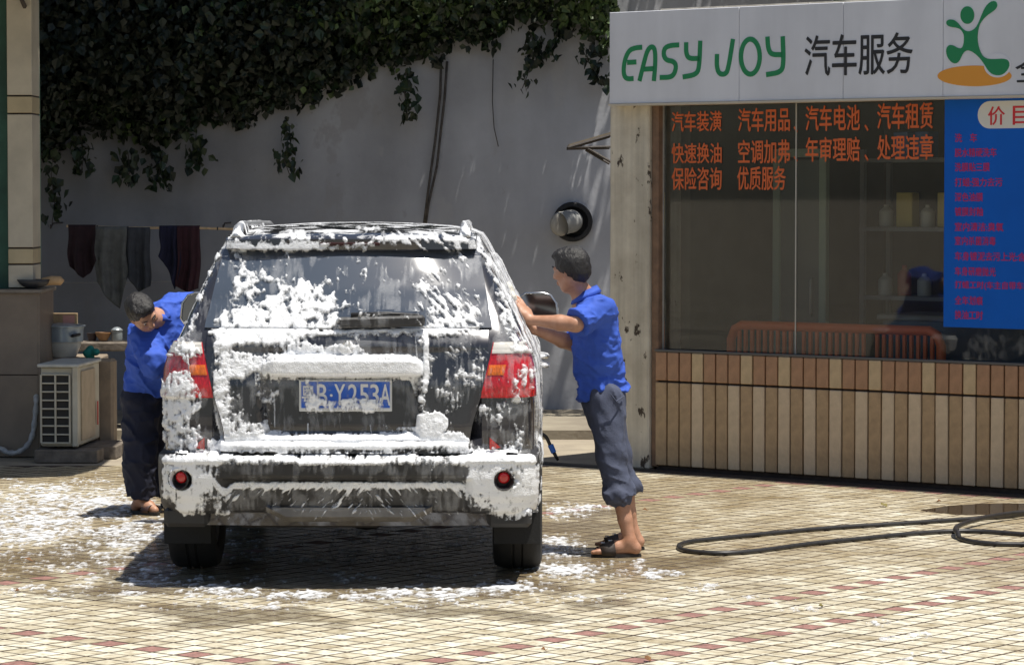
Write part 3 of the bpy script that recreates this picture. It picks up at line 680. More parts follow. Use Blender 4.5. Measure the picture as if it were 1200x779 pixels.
for st in E_: ribbon(smooth2(lt(st), 2 if len(st) > 2 else 0), WD, M_GRN)
ribbon(lt([(897 + 60 * math.cos(t), 255 + 112 * math.sin(t)) for t in [2 * math.pi * k / 36 for k in range(36)]]), WD, M_GRN, True)
a, h1 = sp(943, 42); b_, _ = sp(1070, 42); h0 = sp(943, 90)[1]
text_on('sign_letter', '汽车服务', sgf, a, b_, h0 + .0, h1, M_BLK, sg_, .014, .003)
a, h1 = sp(1190, 66); h0 = sp(1190, 97)[1]
text_on('sign_letter', '全', sgf, a, a + .24, h0, h1, M_BLK, sg_, .01, .003)
def lg(pts): return [sp(1080 + x / 7.083, y / 7.083) for x, y in pts]
def blob(name, pts, m, o0, o1, sm=True):
    P = smooth2(lg(pts), 1, True) if sm else [Vector(p) for p in lg(pts)]
    mb = MB(); mb.prism([(p.x, p.y) for p in P], sgf, o0, o1)
    me = mb.mesh(name, m); bm = bmesh.new(); bm.from_mesh(me); bmesh.ops.triangulate(bm, faces=[f for f in bm.faces if len(f.verts) > 4]); bm.to_mesh(me); bm.free()
    return link(name, me, sg_)
ell = lambda cx, cy, rx, ry, n=40: [(cx + rx * math.cos(2 * math.pi * k / n), cy + ry * math.sin(2 * math.pi * k / n)) for k in range(n)]
blob('logo_ground', ell(440, 632, 308, 86), M_ORG, 0, .002, False)
blob('logo_gap', ell(632, 545, 112, 100), M_WHT, .0005, .003, False)
blob('logo_head', ell(381, 128, 57, 73), M_GRN, 0, .004, False)
FIG = [(205, 190), (215, 170), (245, 163), (280, 172), (310, 200), (335, 235), (370, 262), (410, 262), (450, 235), (475, 190), (495, 140), (520, 80), (550, 35), (590, 10), (620, 15), (632, 45), (620, 75), (590, 100), (545, 130), (505, 170), (480, 215), (468, 270), (465, 330), (475, 390), (495, 445), (520, 478), (560, 492), (620, 492), (680, 488), (720, 500), (735, 535), (720, 580), (680, 620), (635, 630), (590, 620), (555, 590), (525, 540), (490, 490), (455, 455), (420, 430), (385, 418), (355, 432), (335, 465), (315, 510), (285, 532), (250, 520), (220, 485), (205, 440), (208, 400), (230, 375), (265, 378), (300, 400), (335, 405), (350, 370), (355, 320), (350, 280), (325, 245), (290, 232), (250, 228), (215, 215)]
blob('logo_figure', FIG, M_GRN, .001, .0045)

# ------------------------------------------------------------------ price board
BO = .02; bx0, bz1 = S(1107, 108, BO); bz0 = S(1107, 383, BO)[1]
pb = shop_thing('price_board', bx0, -BO, bz0, 'tall blue price board with rows of red writing', 'sign')
M_BLUE = mat('board_blue', (.002, .105, .50), .5, spec=.2, var=.06, vscale=2)
mb = MB(); BH = min(bz1, 2.575) - bz0; mb.box((.62, .015, BH / 2), (1.24, .03, BH), ch=.002); mb.build('board', M_BLUE, pb)
def bp(px, py): s, h = S(px, py, BO); return s - bx0, h - bz0
def bf(a, b, o): return (a, -o, b)
M_PILL = mat('board_pill', (.68, .67, .62), .4); M_PR = mat('board_red', (.62, .02, .03), .45); M_PM = mat('board_crimson', (.46, .008, .10), .45)
a, z1 = bp(1146, 119); _, z0 = bp(1146, 151); rr = (z1 - z0) / 2
pill = [(a + rr + rr * math.cos(t), (z0 + z1) / 2 + rr * math.sin(t)) for t in [math.pi / 2 + math.pi * k / 14 for k in range(15)]] + [(a + .78 + rr * math.cos(t), (z0 + z1) / 2 + rr * math.sin(t)) for t in [-math.pi / 2 + math.pi * k / 14 for k in range(15)]]
mb = MB(); mb.prism(pill, bf, .0005, .002); mb.build('title_panel', M_PILL, pb)
z1, z0 = bp(1158, 125)[1], bp(1158, 147)[1]
for ch_, x_ in (('价', 1158), ('目', 1187), ('表', 1216)):
    a = bp(x_, 136)[0]; wd = bp(x_ + 20, 136)[0] - a; text_on('board_lettering', ch_, bf, a, a + wd, z0, z1, M_PR, pb, .016, .0035)
rows = ['洗　车', '脱水精硬洗车', '洗膜贴三膜', '打蜡:强力去污', '深色油膜', '镀膜封釉', '室内清洁:臭氧', '室内杀菌消毒', '车身镀泥去污上光:含车', '车身研磨抛光', '打蜡工时(车主自带车蜡)', '全车划痕', '换油工时']
wpx = [26, 49, 41, 56, 33, 33, 57, 48, 92, 48, 92, 33, 33]
for r_, wp, y in zip(rows, wpx, [161.7, 179, 196, 213.7, 231, 248, 265.7, 282, 300, 317.7, 334, 351.6, 368.6]):
    a, z1 = bp(1119, y - 5.2); z0 = bp(1119, y + 5.2)[1]; b_ = bp(1119 + wp, y)[0]
    text_on('board_lettering', r_, bf, a, b_, z0, z1, M_PM, pb, .022, .0012)

# ------------------------------------------------------------------ small bracket canopy left of the column
M_IRON = mat('dark_iron', (.05, .04, .035), .6, bump=.2)
bk0 = at(716, 172, 22.9); bc = empty('bracket_canopy', bk0, 0, 'small lean-to canopy on thin brackets beside the stained column', 'canopy')
def q_(px, py, dy=0): return at(px, py, 22.9) - bk0 + Vector((0, dy, 0))
for dy in (0, .75):
    mb = MB(); mb.tube([q_(666, 173, dy), q_(718, 158, dy)], .012, 6); mb.tube([q_(666, 173, dy), q_(718, 172, dy)], .010, 6); mb.tube([q_(689, 174, dy), q_(718, 191, dy)], .011, 6); mb.build('bracket', M_IRON, bc)
mb = MB(); A, B = q_(667, 171), q_(718, 156); mb.add([A, B, B + Vector((0, .75, 0)), A + Vector((0, .75, 0))] + [p + Vector((0, 0, .012)) for p in (A, B, B + Vector((0, .75, 0)), A + Vector((0, .75, 0)))], [(0, 1, 2, 3), (4, 7, 6, 5), (0, 4, 5, 1), (1, 5, 6, 2), (2, 6, 7, 3), (3, 7, 4, 0)])
mb.build('canopy_sheet', mat('canopy_sheet', (.30, .25, .18), .7), bc)
# duct in the wall
du0 = at(671, 260, WY - .02); du = empty('wall_duct', du0, 0, 'pale grey duct elbow coming out of a black ringed hole in the wall', 'duct')
Mr = Matrix.Rotation(R(90), 4, 'X')
mb = MB(); mb.lathe([(.125, -.02), (.125, .04), (.135, .06), (.16, .06), (.172, .04), (.172, -.02)], 40, Mr); mb.build('hole_ring', mat('ring_black', (.012, .012, .014), .7), du, smooth=R(40))
mb = MB(); mb.lathe([(0, .012), (.13, .012)], 40, Mr); mb.build('hole_dark', mat('hole_black', (.01, .01, .011), .9), du)
mb = MB(); mb.tube([(-.01, .05, 0), (-.01, -.05, .005), (-.02, -.10, .005), (-.05, -.15, 0), (-.095, -.175, -.015)], [.09, .098, .10, .10, .10], 28, caps=False)
M_DUCT = mat('duct_grey', (.30, .30, .29), .6, var=.2, vscale=9); mb.build('duct_pipe', M_DUCT, du, smooth=True)
mb = MB(); mb.lathe([(0, .012), (.06, .014), (.09, .008), (.101, 0), (.105, -.015), (.098, -.025)], 28, Matrix.Translation((-.098, -.177, -.016)) @ Matrix.Rotation(R(-90 + 28), 4, 'Z') @ Matrix.Rotation(R(90), 4, 'Y')); mb.build('duct_cap', mat('duct_cap', (.34, .32, .28), .6), du, smooth=True)

# ================================================================== LEFT BUILDING
LX = gnd(46, 535); lbY = LX.y
lb = empty('corner_building', (LX.x, lbY, 0), 0, 'green walled building corner with a cream tiled pilaster at the left edge', 'building')
M_LOW = mat('dado_tile', (.235, .185, .14), .4, col2=(.17, .13, .10), vscale=3, bump=.1, bscale=20); M_GW = mat('green_wall', (.025, .085, .06), .7, var=.3, vscale=3, bump=.2)
M_PIL = mat('pilaster_tile', (.50, .45, .36), .45, var=.12, vscale=4, bump=.08)
zl = at(46, 343, lbY).z
# low wall faced with large tiles
mb = MB(); mb.box((-1.6, .35, zl / 2 - .006), (3.18, .68, zl - .012)); mb.build('low_wall_core', M_GROUT, lb)
for r_ in range(2):
    for c in range(5):
        mb = MB(); wd, hh = .6, zl / 2; mb.box((-.3 - c * .6, -.004, hh * (r_ + .5)), (wd - .006, .02, hh - .006), ch=.002); mb.build('facing_tile', M_LOW, lb)
mb = MB(); mb.box((.004, .34, zl / 2), (.016, .70, zl - .004)); mb.build('side_facing', M_LOW, lb)
mb = MB(); mb.box((-1.6, .33, zl + .012), (3.26, .76, .028), ch=.004); mb.build('ledge', mat('ledge_stone', (.20, .17, .14), .5, var=.2), lb)
pxa, pxb = at(9, 200, lbY + .08).x - LX.x, at(38, 200, lbY + .08).x - LX.x
zj = [zl + .03, at(20, 133, lbY).z, at(20, 112, lbY).z, 4.4]; zs_ = [zl + .03]
z_ = zj[1]
levels = [(zl + .03, at(20, 310, lbY).z), (at(20, 310, lbY).z, at(20, 291, lbY).z), (at(20, 291, lbY).z, zj[1]), (zj[1], zj[2]), (zj[2], 4.4)]
M_PIL2 = mat('pilaster_band', (.46, .38, .24), .45, var=.12, vscale=4)
mb = MB(); mb.box(((pxa + pxb) / 2, .28, 2.9), (pxb - pxa - .008, .36, 3.0)); mb.build('pilaster_core', M_GROUT, lb)
for k, (a, b) in enumerate(levels): mb = MB(); mb.box(((pxa + pxb) / 2, .27, (a + b) / 2), (pxb - pxa, .38, b - a - .012), ch=.003); mb.build('pilaster_tile', M_PIL2 if k in (1, 3) else M_PIL, lb)
mb = MB(); mb.box(((-3.2 + pxb - .03) / 2, .53, (zl + 4.4) / 2 + .01), (pxb - .03 + 3.2, .30, 4.4 - zl)); mb.box(((-3.2 + pxa) / 2, .30, (zl + 4.4) / 2 + .01), (pxa - .002 + 3.2, .30, 4.4 - zl)); mb.build('green_wall', M_GW, lb)
mb = MB(); mb.box((-1.5, .35, 4.46), (3.6, 1.1, .12), ch=.01); mb.build('roof', M_CONC, lb)
ax0, ax1 = -3.0, -2.0 - LX.x; mb = MB()
mb.prism([(ax0, -2.75), (-.35, -2.75), (ax1 - .12, -2.15), (ax1, -1.6), (ax1, .30), (ax0, .30)], lambda a, b, t: (a, b, 3.62 + .06 * (b + 2.75) + t), 0, .035); mb.build('added_awning', mat('added_awning_sheet', (.18, .20, .19), .7), lb)  # unseen sheet added above the frame, shaped to shade the yard's left
for x_ in (ax0 + .2, -1.2, pxb - .05): mb = MB(); mb.tube([(x_, -2.6, 3.62), (x_, .12, 3.79)], .02, 6); mb.tube([(x_, -1.2, 3.71), (x_, .12, 3.30)], .018, 6); mb.build('added_awning_arm', M_IRON, lb)
# ================================================================== THINGS BY THE LEFT WALL
def base_at(px, py, Y): p = at(px, py, Y); return p
M_ACW = mat('unit_cream', (.56, .53, .43), .5, col2=(.44, .40, .31), vscale=5, bump=.05); M_ACD = mat('unit_dark', (.03, .028, .025), .8)
acY = 22.75; a0 = at(46, 524, acY); a1 = at(92, 524, acY); aw = a1.x - a0.x; ah = at(46, 429, acY).z - a0.z; ayaw = R(-3)
ac = empty('air_conditioner', (a0.x, acY, a0.z), R(-4), 'cream outdoor air conditioner unit with a grid of dark slots', 'air conditioner')
AL = .78
mb = MB(); mb.box((aw / 2, .03 + AL / 2, ah / 2), (aw - .01, AL, ah - .01), ch=.012); mb.build('casing', M_ACW, ac)
mb = MB(); mb.box((aw / 2, AL / 2 + .01, ah + .004), (aw + .02, AL + .05, .024), ch=.008); mb.build('top_cover', mat('unit_top', (.50, .50, .46), .55, var=.15), ac)
mb = MB(); gw = aw * .74; gx = aw * .42; gh = ah * .84; gz = ah * .475
mb.box((gx, .022, gz), (gw, .012, gh)); mb.build('grille_recess', M_ACD, ac)
mb = MB(); mb.box((0, 0, 0), (gw, .016, .011), ch=.002); hb = mb.mesh('grille_bar', M_ACW)
for k in range(9): o = link('grille_bar', hb, ac); o.location = (gx, .008, gz - gh / 2 + gh * k / 8)
mb = MB(); mb.box((0, 0, 0), (.013, .018, gh), ch=.002); vb_ = mb.mesh('grille_bar', M_ACW)
for sx in (-1, 0, 1): o = link('grille_bar', vb_, ac); o.location = (gx + sx * gw / 2, .006, gz)
mb = MB(); mb.box((aw - .02, .015, ah / 2), (.045, .03, ah - .01), ch=.006); mb.build('corner_post', M_ACW, ac)
mb = MB(); mb.box((aw + .002, .03 + AL * .42, ah * .5), (.012, AL * .6, ah * .86), ch=.004); mb.build('side_panel', mat('unit_side', (.42, .34, .24), .55, var=.15), ac)
mb = MB(); mb.box((aw + .01, .03 + AL * .82, ah * .35), (.004, .03, ah * .3)); mb.build('red_sticker', mat('sticker_red', (.5, .03, .03), .5), ac)
M_BLK2 = mat('old_brick_ledge', (.15, .125, .10), .9, var=.35, vscale=10, bump=.5, bscale=40)
for i, (dx, dy, wd) in enumerate([(-.03, .0, .46), (.1, .36, .42), (.16, .66, .40)]):
    z = a0.z - .015
    lg_ = empty('concrete_block', (a0.x + dx, acY - .05 + dy, 0), R(-3), ['low hollow concrete block under the front of the air conditioner', 'second hollow block under the middle of the air conditioner', 'third hollow block under the back of the air conditioner'][i], 'block', 'blocks carrying the air conditioner')
    mb = MB(); mb.box((wd / 2, .13, .03), (wd, .26, .06), ch=.006); mb.build('base_slab', M_BLK2, lg_)
    mb = MB(); mb.box((wd / 2, .13, z - .022), (wd, .26, .044), ch=.006); mb.build('top_slab', M_BLK2, lg_)
    for x_ in (.03, wd - .03): mb = MB(); mb.box((x_, .13, (z - .044 + .06) / 2), (.05, .24, z - .106)); mb.build('side_block', M_BLK2, lg_)
# post, counter, basins, pot
M_POST = mat('post_tan', (.30, .235, .165), .85, col2=(.19, .15, .11), vscale=6, bump=.4, bscale=25)
p0 = at(116, 420, 23.7); p1 = at(135, 420, 23.7); po = empty('stone_post', ((p0.x + p1.x) / 2, 23.7, 0), R(-4), 'square tan stone post standing behind the air conditioner', 'post')
mb = MB(); mb.box((0, 0, p0.z / 2), (p1.x - p0.x, .16, p0.z), ch=.02); mb.build('shaft', M_POST, po)
mb = MB(); mb.box((0, 0, .04), (p1.x - p0.x + .05, .22, .08), ch=.01); mb.build('foot', M_BLK2, po)
c0 = at(45, 419, 23.9); c1 = at(116, 419, 23.9); co = empty('stone_counter', ((c0.x + c1.x) / 2, 24.15, 0), 0, 'low dark masonry counter carrying basins beside the green building', 'counter')
mb = MB(); mb.box((0, 0, c0.z - .03), (c1.x - c0.x, .62, .06), ch=.01); mb.build('counter_top', mat('counter_stone', (.24, .19, .14), .8, var=.25, bump=.3), co)
for sx in (-1, 1): mb = MB(); mb.box((sx * ((c1.x - c0.x) / 2 - .06), 0, c0.z / 2 - .03), (.10, .56, c0.z - .06)); mb.build('support', M_BLK2, co)
mb = MB(); mb.box((0, .25, c0.z / 2 - .03), (c1.x - c0.x - .22, .06, c0.z - .06)); mb.build('back_panel', M_BLK2, co)
def basin(name, px, pyt, pyb, hw, Y, m, label, cat, handle=False, lid=False, flare=.8):
    b = at(px, pyb, Y); t = at(px, pyt, Y); r = hw / (F_PX / Y); h = t.z - b.z; e = empty(name, b, 0, label, cat)
    mb = MB(); mb.lathe([(0, .006), (r * flare * .92, 0), (r * flare, .01), (r * .95, h * .8), (r * .98, h), (r * 1.05, h + .004), (r * 1.05, h + .012), (r * .95, h + .006), (r * .9, h * .7), (r * flare * .9, .014), (0, .014)], 36)
    mb.build('bowl', m, e, smooth=R(40))
    if handle:
        mb = MB(); mb.tube([(r * .55, -r * .86, h * .45), (r * .6, -r * 1.08, h * .5), (r * .85, -r * .95, h * .55), (r * .85, -r * .6, h * .55)], .012, 8); mb.build('handle', mat('black_plastic', (.02, .02, .02), .5), e, smooth=True)
    if lid:
        mb = MB(); mb.lathe([(0, h + .035), (r * .5, h + .03), (r * .98, h + .012), (r * 1.02, h + .008), (r * 1.02, h)], 36); mb.build('lid', mat('lid_grey', (.38, .42, .45), .25, metal=.4), e, smooth=R(40))
    return e
M_EN = mat('enamel_grey', (.50, .50, .46), .4, var=.1); M_EB = mat('pan_blue_grey', (.30, .36, .41), .28, metal=.3, var=.15)
basin('washing_basin', 74, 401, 418, 22, 23.95, M_EN, 'pale grey basin under the blue grey pot on the counter', 'basin', flare=.72)
basin('cooking_pot', 74, 383, 401, 25, 23.95, M_EB, 'blue grey pot with a black handle stacked on the pale basin', 'pot', True, True, .94)
b = at(72, 381, 24.0); bx_ = empty('old_box', b, R(5), 'small worn brown box lying on top of the pot', 'box')
mb = MB(); mb.box((0, 0, .045), (.24, .18, .09), ch=.004); mb.build('box_body', mat('box_brown', (.24, .15, .09), .8, col2=(.34, .26, .13), vscale=14), bx_)
mb = MB(); mb.box((.06, -.092, .05), (.09, .004, .06)); mb.build('box_label', mat('box_pink', (.42, .22, .19), .8), bx_)
tl = SDF(.008); c_ = at(107, 413, 23.75)
for k in range(7): q = Vector((rnd.uniform(-.04, .04), rnd.uniform(-.03, .03), rnd.uniform(-.035, .03))); tl.ell(c_ + q, ((1, 0, 0), (0, 1, 0), (0, 0, 1)), (.03, .03, .028), .015)
o = tl.mesh('scrubbing_cloth', mat('cloth_teal', (.01, .18, .15), .85), lambda x, y, z: .007 * (fbm(x * 50, y * 50, z * 50) - .5)); tag(o, 'crumpled teal cloth ball on the corner of the counter', 'cloth')
sh2 = empty('back_ledge', at(128, 399, 25.2), 0, 'dark low ledge against the wall left of the bending man', 'ledge'); lz = sh2.location.z; 
mb = MB(); mb.box((.1, 0, -.04), (1.3, .4, .07), ch=.01); mb.build('top_slab', M_BLK2, sh2)
for x_ in (-.45, .65): mb = MB(); mb.box((x_, 0, -lz / 2 - .02), (.16, .36, lz - .1)); mb.build('support', M_BLK2, sh2)
basin('clay_pot', 121, 391, 399, 9, 25.15, mat('clay', (.30, .16, .07), .6, var=.2), 'small brown clay bowl on the dark ledge', 'bowl', flare=.6)
basin('glass_jar', 137, 388, 399, 7, 25.15, mat('jar_grey', (.30, .33, .33), .25), 'grey jar beside the man on the dark ledge', 'jar', lid=True, flare=.95)
basin('enamel_pan', 108, 392, 399, 6, 25.2, mat('pan_dark', (.05, .03, .03), .5), 'dark small pan on the ledge behind the teal cloth', 'pan', flare=.8)
# dust pan on the ledge of the building corner
d0 = at(22, 340, lbY + .12); dpn = empty('scoop', Vector((d0.x, lbY + .10, zl + .026)), 0, 'dark scoop with a tan handle lying on the stone ledge', 'scoop')
mb = MB(); V = []; 
for i in range(13):
    t = i / 12; w_ = .05 + .05 * math.sin(t * math.pi); zz = .065 - .06 * math.sin(t * math.pi) ** .6
    V += [(t * .24, -w_, .07), (t * .24, -w_ * .6, zz), (t * .24, w_ * .6, zz), (t * .24, w_, .07)]
mb.add(V, [(i * 4 + k, i * 4 + k + 1, i * 4 + 4 + k + 1, i * 4 + 4 + k) for i in range(12) for k in range(3)])
ob = mb.build('pan', mat('scoop_dark', (.03, .03, .035), .5), dpn, smooth=True); md = ob.modifiers.new('thickness', 'SOLIDIFY'); md.thickness = .004
mb = MB(); mb.tube([(.18, 0, .05), (.25, -.01, .062), (.31, -.02, .06), (.33, -.02, .045)], [.03, .034, .034, .024], 12); mb.build('handle', mat('scoop_tan', (.48, .31, .16), .6, var=.2), dpn, smooth=True)
# drain pipe wrapped in foil at the left
ps = [gnd(-30, 555) * 1, None]
pz = [at(-25, 515, lbY - .08), at(0, 524, lbY - .10), at(10, 531, lbY - .12), at(22, 530, lbY - .12), at(33, 522, lbY - .10), at(39, 508, lbY - .06), at(41, 490, lbY - .03), at(43, 470, lbY - .02), at(44, 455, lbY + .1)]
mb = MB(); m_ = smooth2([(p.x, p.z) for p in pz], 2); ys = np.interp(np.linspace(0, 1, len(m_)), np.linspace(0, 1, len(pz)), [p.y for p in pz])
mb.tube([(p.x, y, p.y) for p, y in zip(m_, ys)], [.019 + .004 * math.sin(i * 1.9) for i in range(len(m_))], 10)
tag(mb.build('lagged_pipe', mat('pipe_wrap', (.42, .42, .42), .45, var=.25, vscale=30), None, smooth=True), 'pale wrapped pipe sagging across the front of the tiled low wall', 'pipe')

# clothes line and the hanging clothes
LYc = 26.6
pol = empty('bamboo_pole', at(80, 266.5, LYc), 0, 'thin pale bamboo pole carrying the hanging clothes', 'pole')
mb = MB(); pts = [at(78, 265, LYc) - pol.location, at(150, 267, LYc) - pol.location, at(225, 267, LYc) - pol.location, at(300, 269, LYc) - pol.location]
mb.tube(pts, .011, 8); mb.build('cane', mat('bamboo', (.55, .40, .24), .5, var=.2, vscale=20), pol)
mb = MB(); 
for p in pts[1:3] + [pts[0].lerp(pts[1], .5), pts[2].lerp(pts[3], .4)]: mb.tube([p - Vector((.006, 0, 0)), p + Vector((.006, 0, 0))], .014, 8)
mb.build('joint', M_BARK, pol)
wire = MB(); wp_ = [at(40, 328, WY - .08), at(80, 331, WY - .08), at(150, 331, WY - .08), at(230, 329, WY - .08)]
wire.tube(wp_, .004, 5); tag(wire.build('washing_line', mat('wire_grey', (.3, .3, .28), .6)), 'thin washing line strung low across the shaded wall', 'line')
for hx in (60, 262):
    hk = empty('wall_hook', at(hx, 266, LYc + .03), 0, 'small iron hook holding the %s end of the bamboo pole' % ('left' if hx < 100 else 'right'), 'hook', 'hooks of the bamboo pole')
    mb = MB(); mb.tube([(0, .67, .03), (0, .1, .03), (0, 0, -.0), (0, -.03, -.01), (0, -.04, .02)], .007, 6); mb.build('arm', M_IRON, hk, smooth=True)
def garment(x0_, x1_, y0_, bottom, m, label, seed, cat='garment', depth=.05, folds=9):
    o0 = at((x0_ + x1_) / 2, y0_, LYc); nx, nz = 34, 26; V = []
    for layer in (1, -1):
        for j in range(nz):
            v = j / (nz - 1)
            for i in range(nx):
                u = i / (nx - 1); yb = np.interp(u, [q[0] for q in bottom], [q[1] for q in bottom]); px_ = x0_ + (x1_ - x0_) * u
                p = at(px_, y0_ + (yb - y0_) * v, LYc)
                sw = (math.sin(u * folds + seed) * .5 + math.sin(u * folds * 2.3 + seed * 2 + v * 2) * .3) * depth * (.3 + v)
                V.append((p.x - o0.x + .015 * math.sin(v * 6 + seed) * v, sw + layer * (.016 * (1 - v) + .006), p.z - o0.z + (.012 if v == 0 else 0)))
    n = nx * nz; Fq = [(j * nx + i, j * nx + i + 1, (j + 1) * nx + i + 1, (j + 1) * nx + i) for j in range(nz - 1) for i in range(nx - 1)]
    F2 = [(a + n, d + n, c + n, b + n) for a, b, c, d in Fq]; rim = [(i, n + i, n + i + 1, i + 1) for i in range(nx - 1)]
    bt = (nz - 1) * nx; rim += [(bt + i, bt + i + 1, n + bt + i + 1, n + bt + i) for i in range(nx - 1)]
    rim += [(j * nx, (j + 1) * nx, n + (j + 1) * nx, n + j * nx) for j in range(nz - 1)] + [(j * nx + nx - 1, n + j * nx + nx - 1, n + (j + 1) * nx + nx - 1, (j + 1) * nx + nx - 1) for j in range(nz - 1)]
    me = np_mesh('garment', V, Fq + F2 + rim); me.materials.append(m); o = link('hanging_garment', me); o.location = o0
    tag(o, label, cat, 'clothes hung along the wall')
def cl(n, c): return mat(n, c, .92, var=.25, vscale=12, bump=.2)
garment(80, 112, 265, [(0, 312), (.2, 318), (.5, 326), (.75, 320), (1, 305)], cl('cloth_maroon_black', (.022, .009, .013)), 'near black maroon garment hanging leftmost on the pole', 1)
garment(111, 149, 267, [(0, 330), (.35, 350), (.7, 362), (1, 320)], cl('cloth_grey', (.115, .12, .115)), 'long pale grey towel hanging on the pole beside the black garment', 2, 'towel')
garment(147, 176, 268, [(0, 322), (.5, 342), (1, 335)], cl('cloth_slate', (.045, .05, .06)), 'slate grey garment hanging on the pole right of the grey towel', 3)
garment(187, 211, 266, [(0, 300), (.4, 314), (.6, 326), (.8, 340), (1, 322)], cl('cloth_navy', (.010, .011, .035)), 'navy garment hanging on the pole beside the maroon one', 4)
garment(208, 234, 266, [(0, 335), (.5, 343), (1, 338)], cl('cloth_maroon', (.035, .010, .016)), 'dark maroon garment hanging on the pole nearest to the car', 5)

# ================================================================== HOSE
M_HOSE = mat('hose_black', (.02, .018, .017), .45, var=.3, vscale=30)
def hose_path(pts, z=.012): return [gnd(a, b, z) for a, b in pts]
def cr_spline(P, n=8):
    Q = []
    for i in range(len(P) - 1):
        p0, p1, p2, p3 = P[max(i - 1, 0)], P[i], P[i + 1], P[min(i + 2, len(P) - 1)]
        for k in range(n):
            t = k / n; Q.append(.5 * ((2 * p1) + (p2 - p0) * t + (2 * p0 - 5 * p1 + 4 * p2 - p3) * t * t + (3 * p1 - p0 - 3 * p2 + p3) * t ** 3))
    Q.append(P[-1]); return Q
hp = [(1290, 600), (1215, 601), (1180, 605), (1120, 609), (1060, 613), (980, 618), (910, 624), (850, 630), (812, 634), (797, 638), (798, 643), (815, 646.5), (850, 648), (890, 645), (950, 637), (1010, 631), (1060, 626), (1110, 622.5), (1150, 622.5), (1200, 626), (1290, 633)]
hp2 = [(1290, 601), (1215, 604), (1175, 608), (1145, 614), (1124, 621), (1120, 627), (1132, 633), (1160, 637), (1200, 638), (1290, 640)]
mb = MB(); mb.tube(cr_spline(hose_path(hp)), .0145, 8); ho = mb.build('water_hose', M_HOSE, None, smooth=True); tag(ho, 'long black rubber hose lying in a wide loop on the tiles', 'hose')
mb = MB(); P2 = cr_spline(hose_path(hp2)); 
for i, p in enumerate(P2): p.z = .013 + (.026 if i > 8 and i < 44 else 0)
mb.tube(P2, .0145, 8); tag(mb.build('water_hose', M_HOSE, None, smooth=True), 'second black hose curling over the first at the right edge', 'hose')
hz = empty('spray_hose', gnd(645, 540), 0, 'short hose end with a blue connector leaning beside the car', 'hose')
def rel(px, py, Y): return at(px, py, Y) - hz.location
mb = MB(); mb.tube(cr_spline([rel(634, 508, 22.6), rel(640, 512, 22.6), rel(645, 522, 22.6)], 5), .013, 8); mb.build('hose_length', M_HOSE, hz, smooth=True)
mb = MB(); mb.tube([rel(645, 521, 22.6), rel(649, 530, 22.6)], [.022, .02], 10); mb.build('connector', mat('connector_blue', (.02, .14, .55), .4), hz, smooth=R(40))
mb = MB(); mb.tube([rel(649, 530, 22.6), rel(654, 539, 22.6)], [.014, .01], 8); mb.build('nozzle', M_HOSE, hz, smooth=True)

# fallen leaves
M_DRY = mat('dry_leaf', (.20, .09, .03), .8, var=.3); M_DRY2 = mat('fallen_green_leaf', (.16, .13, .03), .7)
for i, (px_, py_, s_, lab) in enumerate([(759, 773, .05, 'curled brown leaf at the bottom edge of the tiles'), (637, 762, .03, 'tiny brown leaf on the tiles below the car'), (20, 693, .035, 'orange brown leaf on the tiles at the left edge'), (1036, 593, .07, 'olive leaf on the tiles beside the puddle'), (1100, 588, .035, 'small orange leaf at the edge of the puddle'), (756, 598, .03, 'dark leaf on the tiles behind the standing man'), (34, 657, .05, 'brown leaf on the wet tiles near the left edge'), (962, 711, .04, 'small olive leaf on the tiles in front of the hose')]):
    c = gnd(px_, py_, .006); o = empty('fallen_leaf', c, rnd.uniform(0, 6), lab, 'leaf')
    me = MB(); me.add([(-.5 * s_, 0, 0), (0, .3 * s_, .18 * s_), (.55 * s_, 0, .3 * s_), (0, -.32 * s_, .22 * s_), (0, 0, .02)], [(0, 4, 1), (1, 4, 2), (2, 4, 3), (3, 4, 0)]); ob = me.build('blade', M_DRY2 if 'olive' in lab else M_DRY, o); md = ob.modifiers.new('thickness', 'SOLIDIFY'); md.thickness = .0015
    me = MB(); me.tube([(-.5 * s_, 0, .001), (-.75 * s_, .05 * s_, .008)], .0012, 4); me.build('stalk', M_DRY, o)
# ================================================================== CAR (local: x right, y forward, z up, origin under the rear bumper)
CY = 15.4; car = empty('parked_car', Vector((at(405, 560, CY).x, CY, 0)), R(-.5), 'black estate car covered in white foam, seen from behind, being washed', 'car')
def I(tab, h): return np.interp(h, [t[0] for t in tab], [t[1] for t in tab])
TW = [(.26, .86), (.32, .90), (.42, .915), (.7, .918), (.9, .918), (1.0, .912), (1.08, .905), (1.15, .885), (1.21, .852), (1.27, .822), (1.36, .785), (1.45, .744), (1.55, .700), (1.62, .668), (1.68, .640), (1.73, .610), (1.755, .555), (1.768, .47)]
TR = [(.26, .20), (.32, .17), (.42, .13), (.66, .12), (.70, .105), (.8, .10), (1.0, .11), (1.15, .13), (1.24, .148), (1.28, .165), (1.37, .208), (1.46, .262), (1.55, .330), (1.62, .386), (1.66, .420), (1.70, .49), (1.73, .54), (1.755, .64), (1.768, .80)]
TF = [(.26, 4.30), (.4, 4.42), (.6, 4.46), (.8, 4.42), (.93, 4.25), (.98, 3.95), (1.03, 3.6), (1.08, 3.32), (1.27, 3.08), (1.45, 2.85), (1.62, 2.6), (1.70, 2.42), (1.755, 2.15), (1.768, 1.95)]
def W_(h): return float(I(TW, h))
def widen(y): t = min(max((y - .15) / .9, 0), 1); t = t * t * (3 - 2 * t); f = min(max((y - 3.2) / 1.3, 0), 1); return .033 * t - .09 * f * f
RC = .17
def RCF(h): t = min(max((h - 1.12) / .2, 0), 1); return RC * (1 - t) + .085 * t
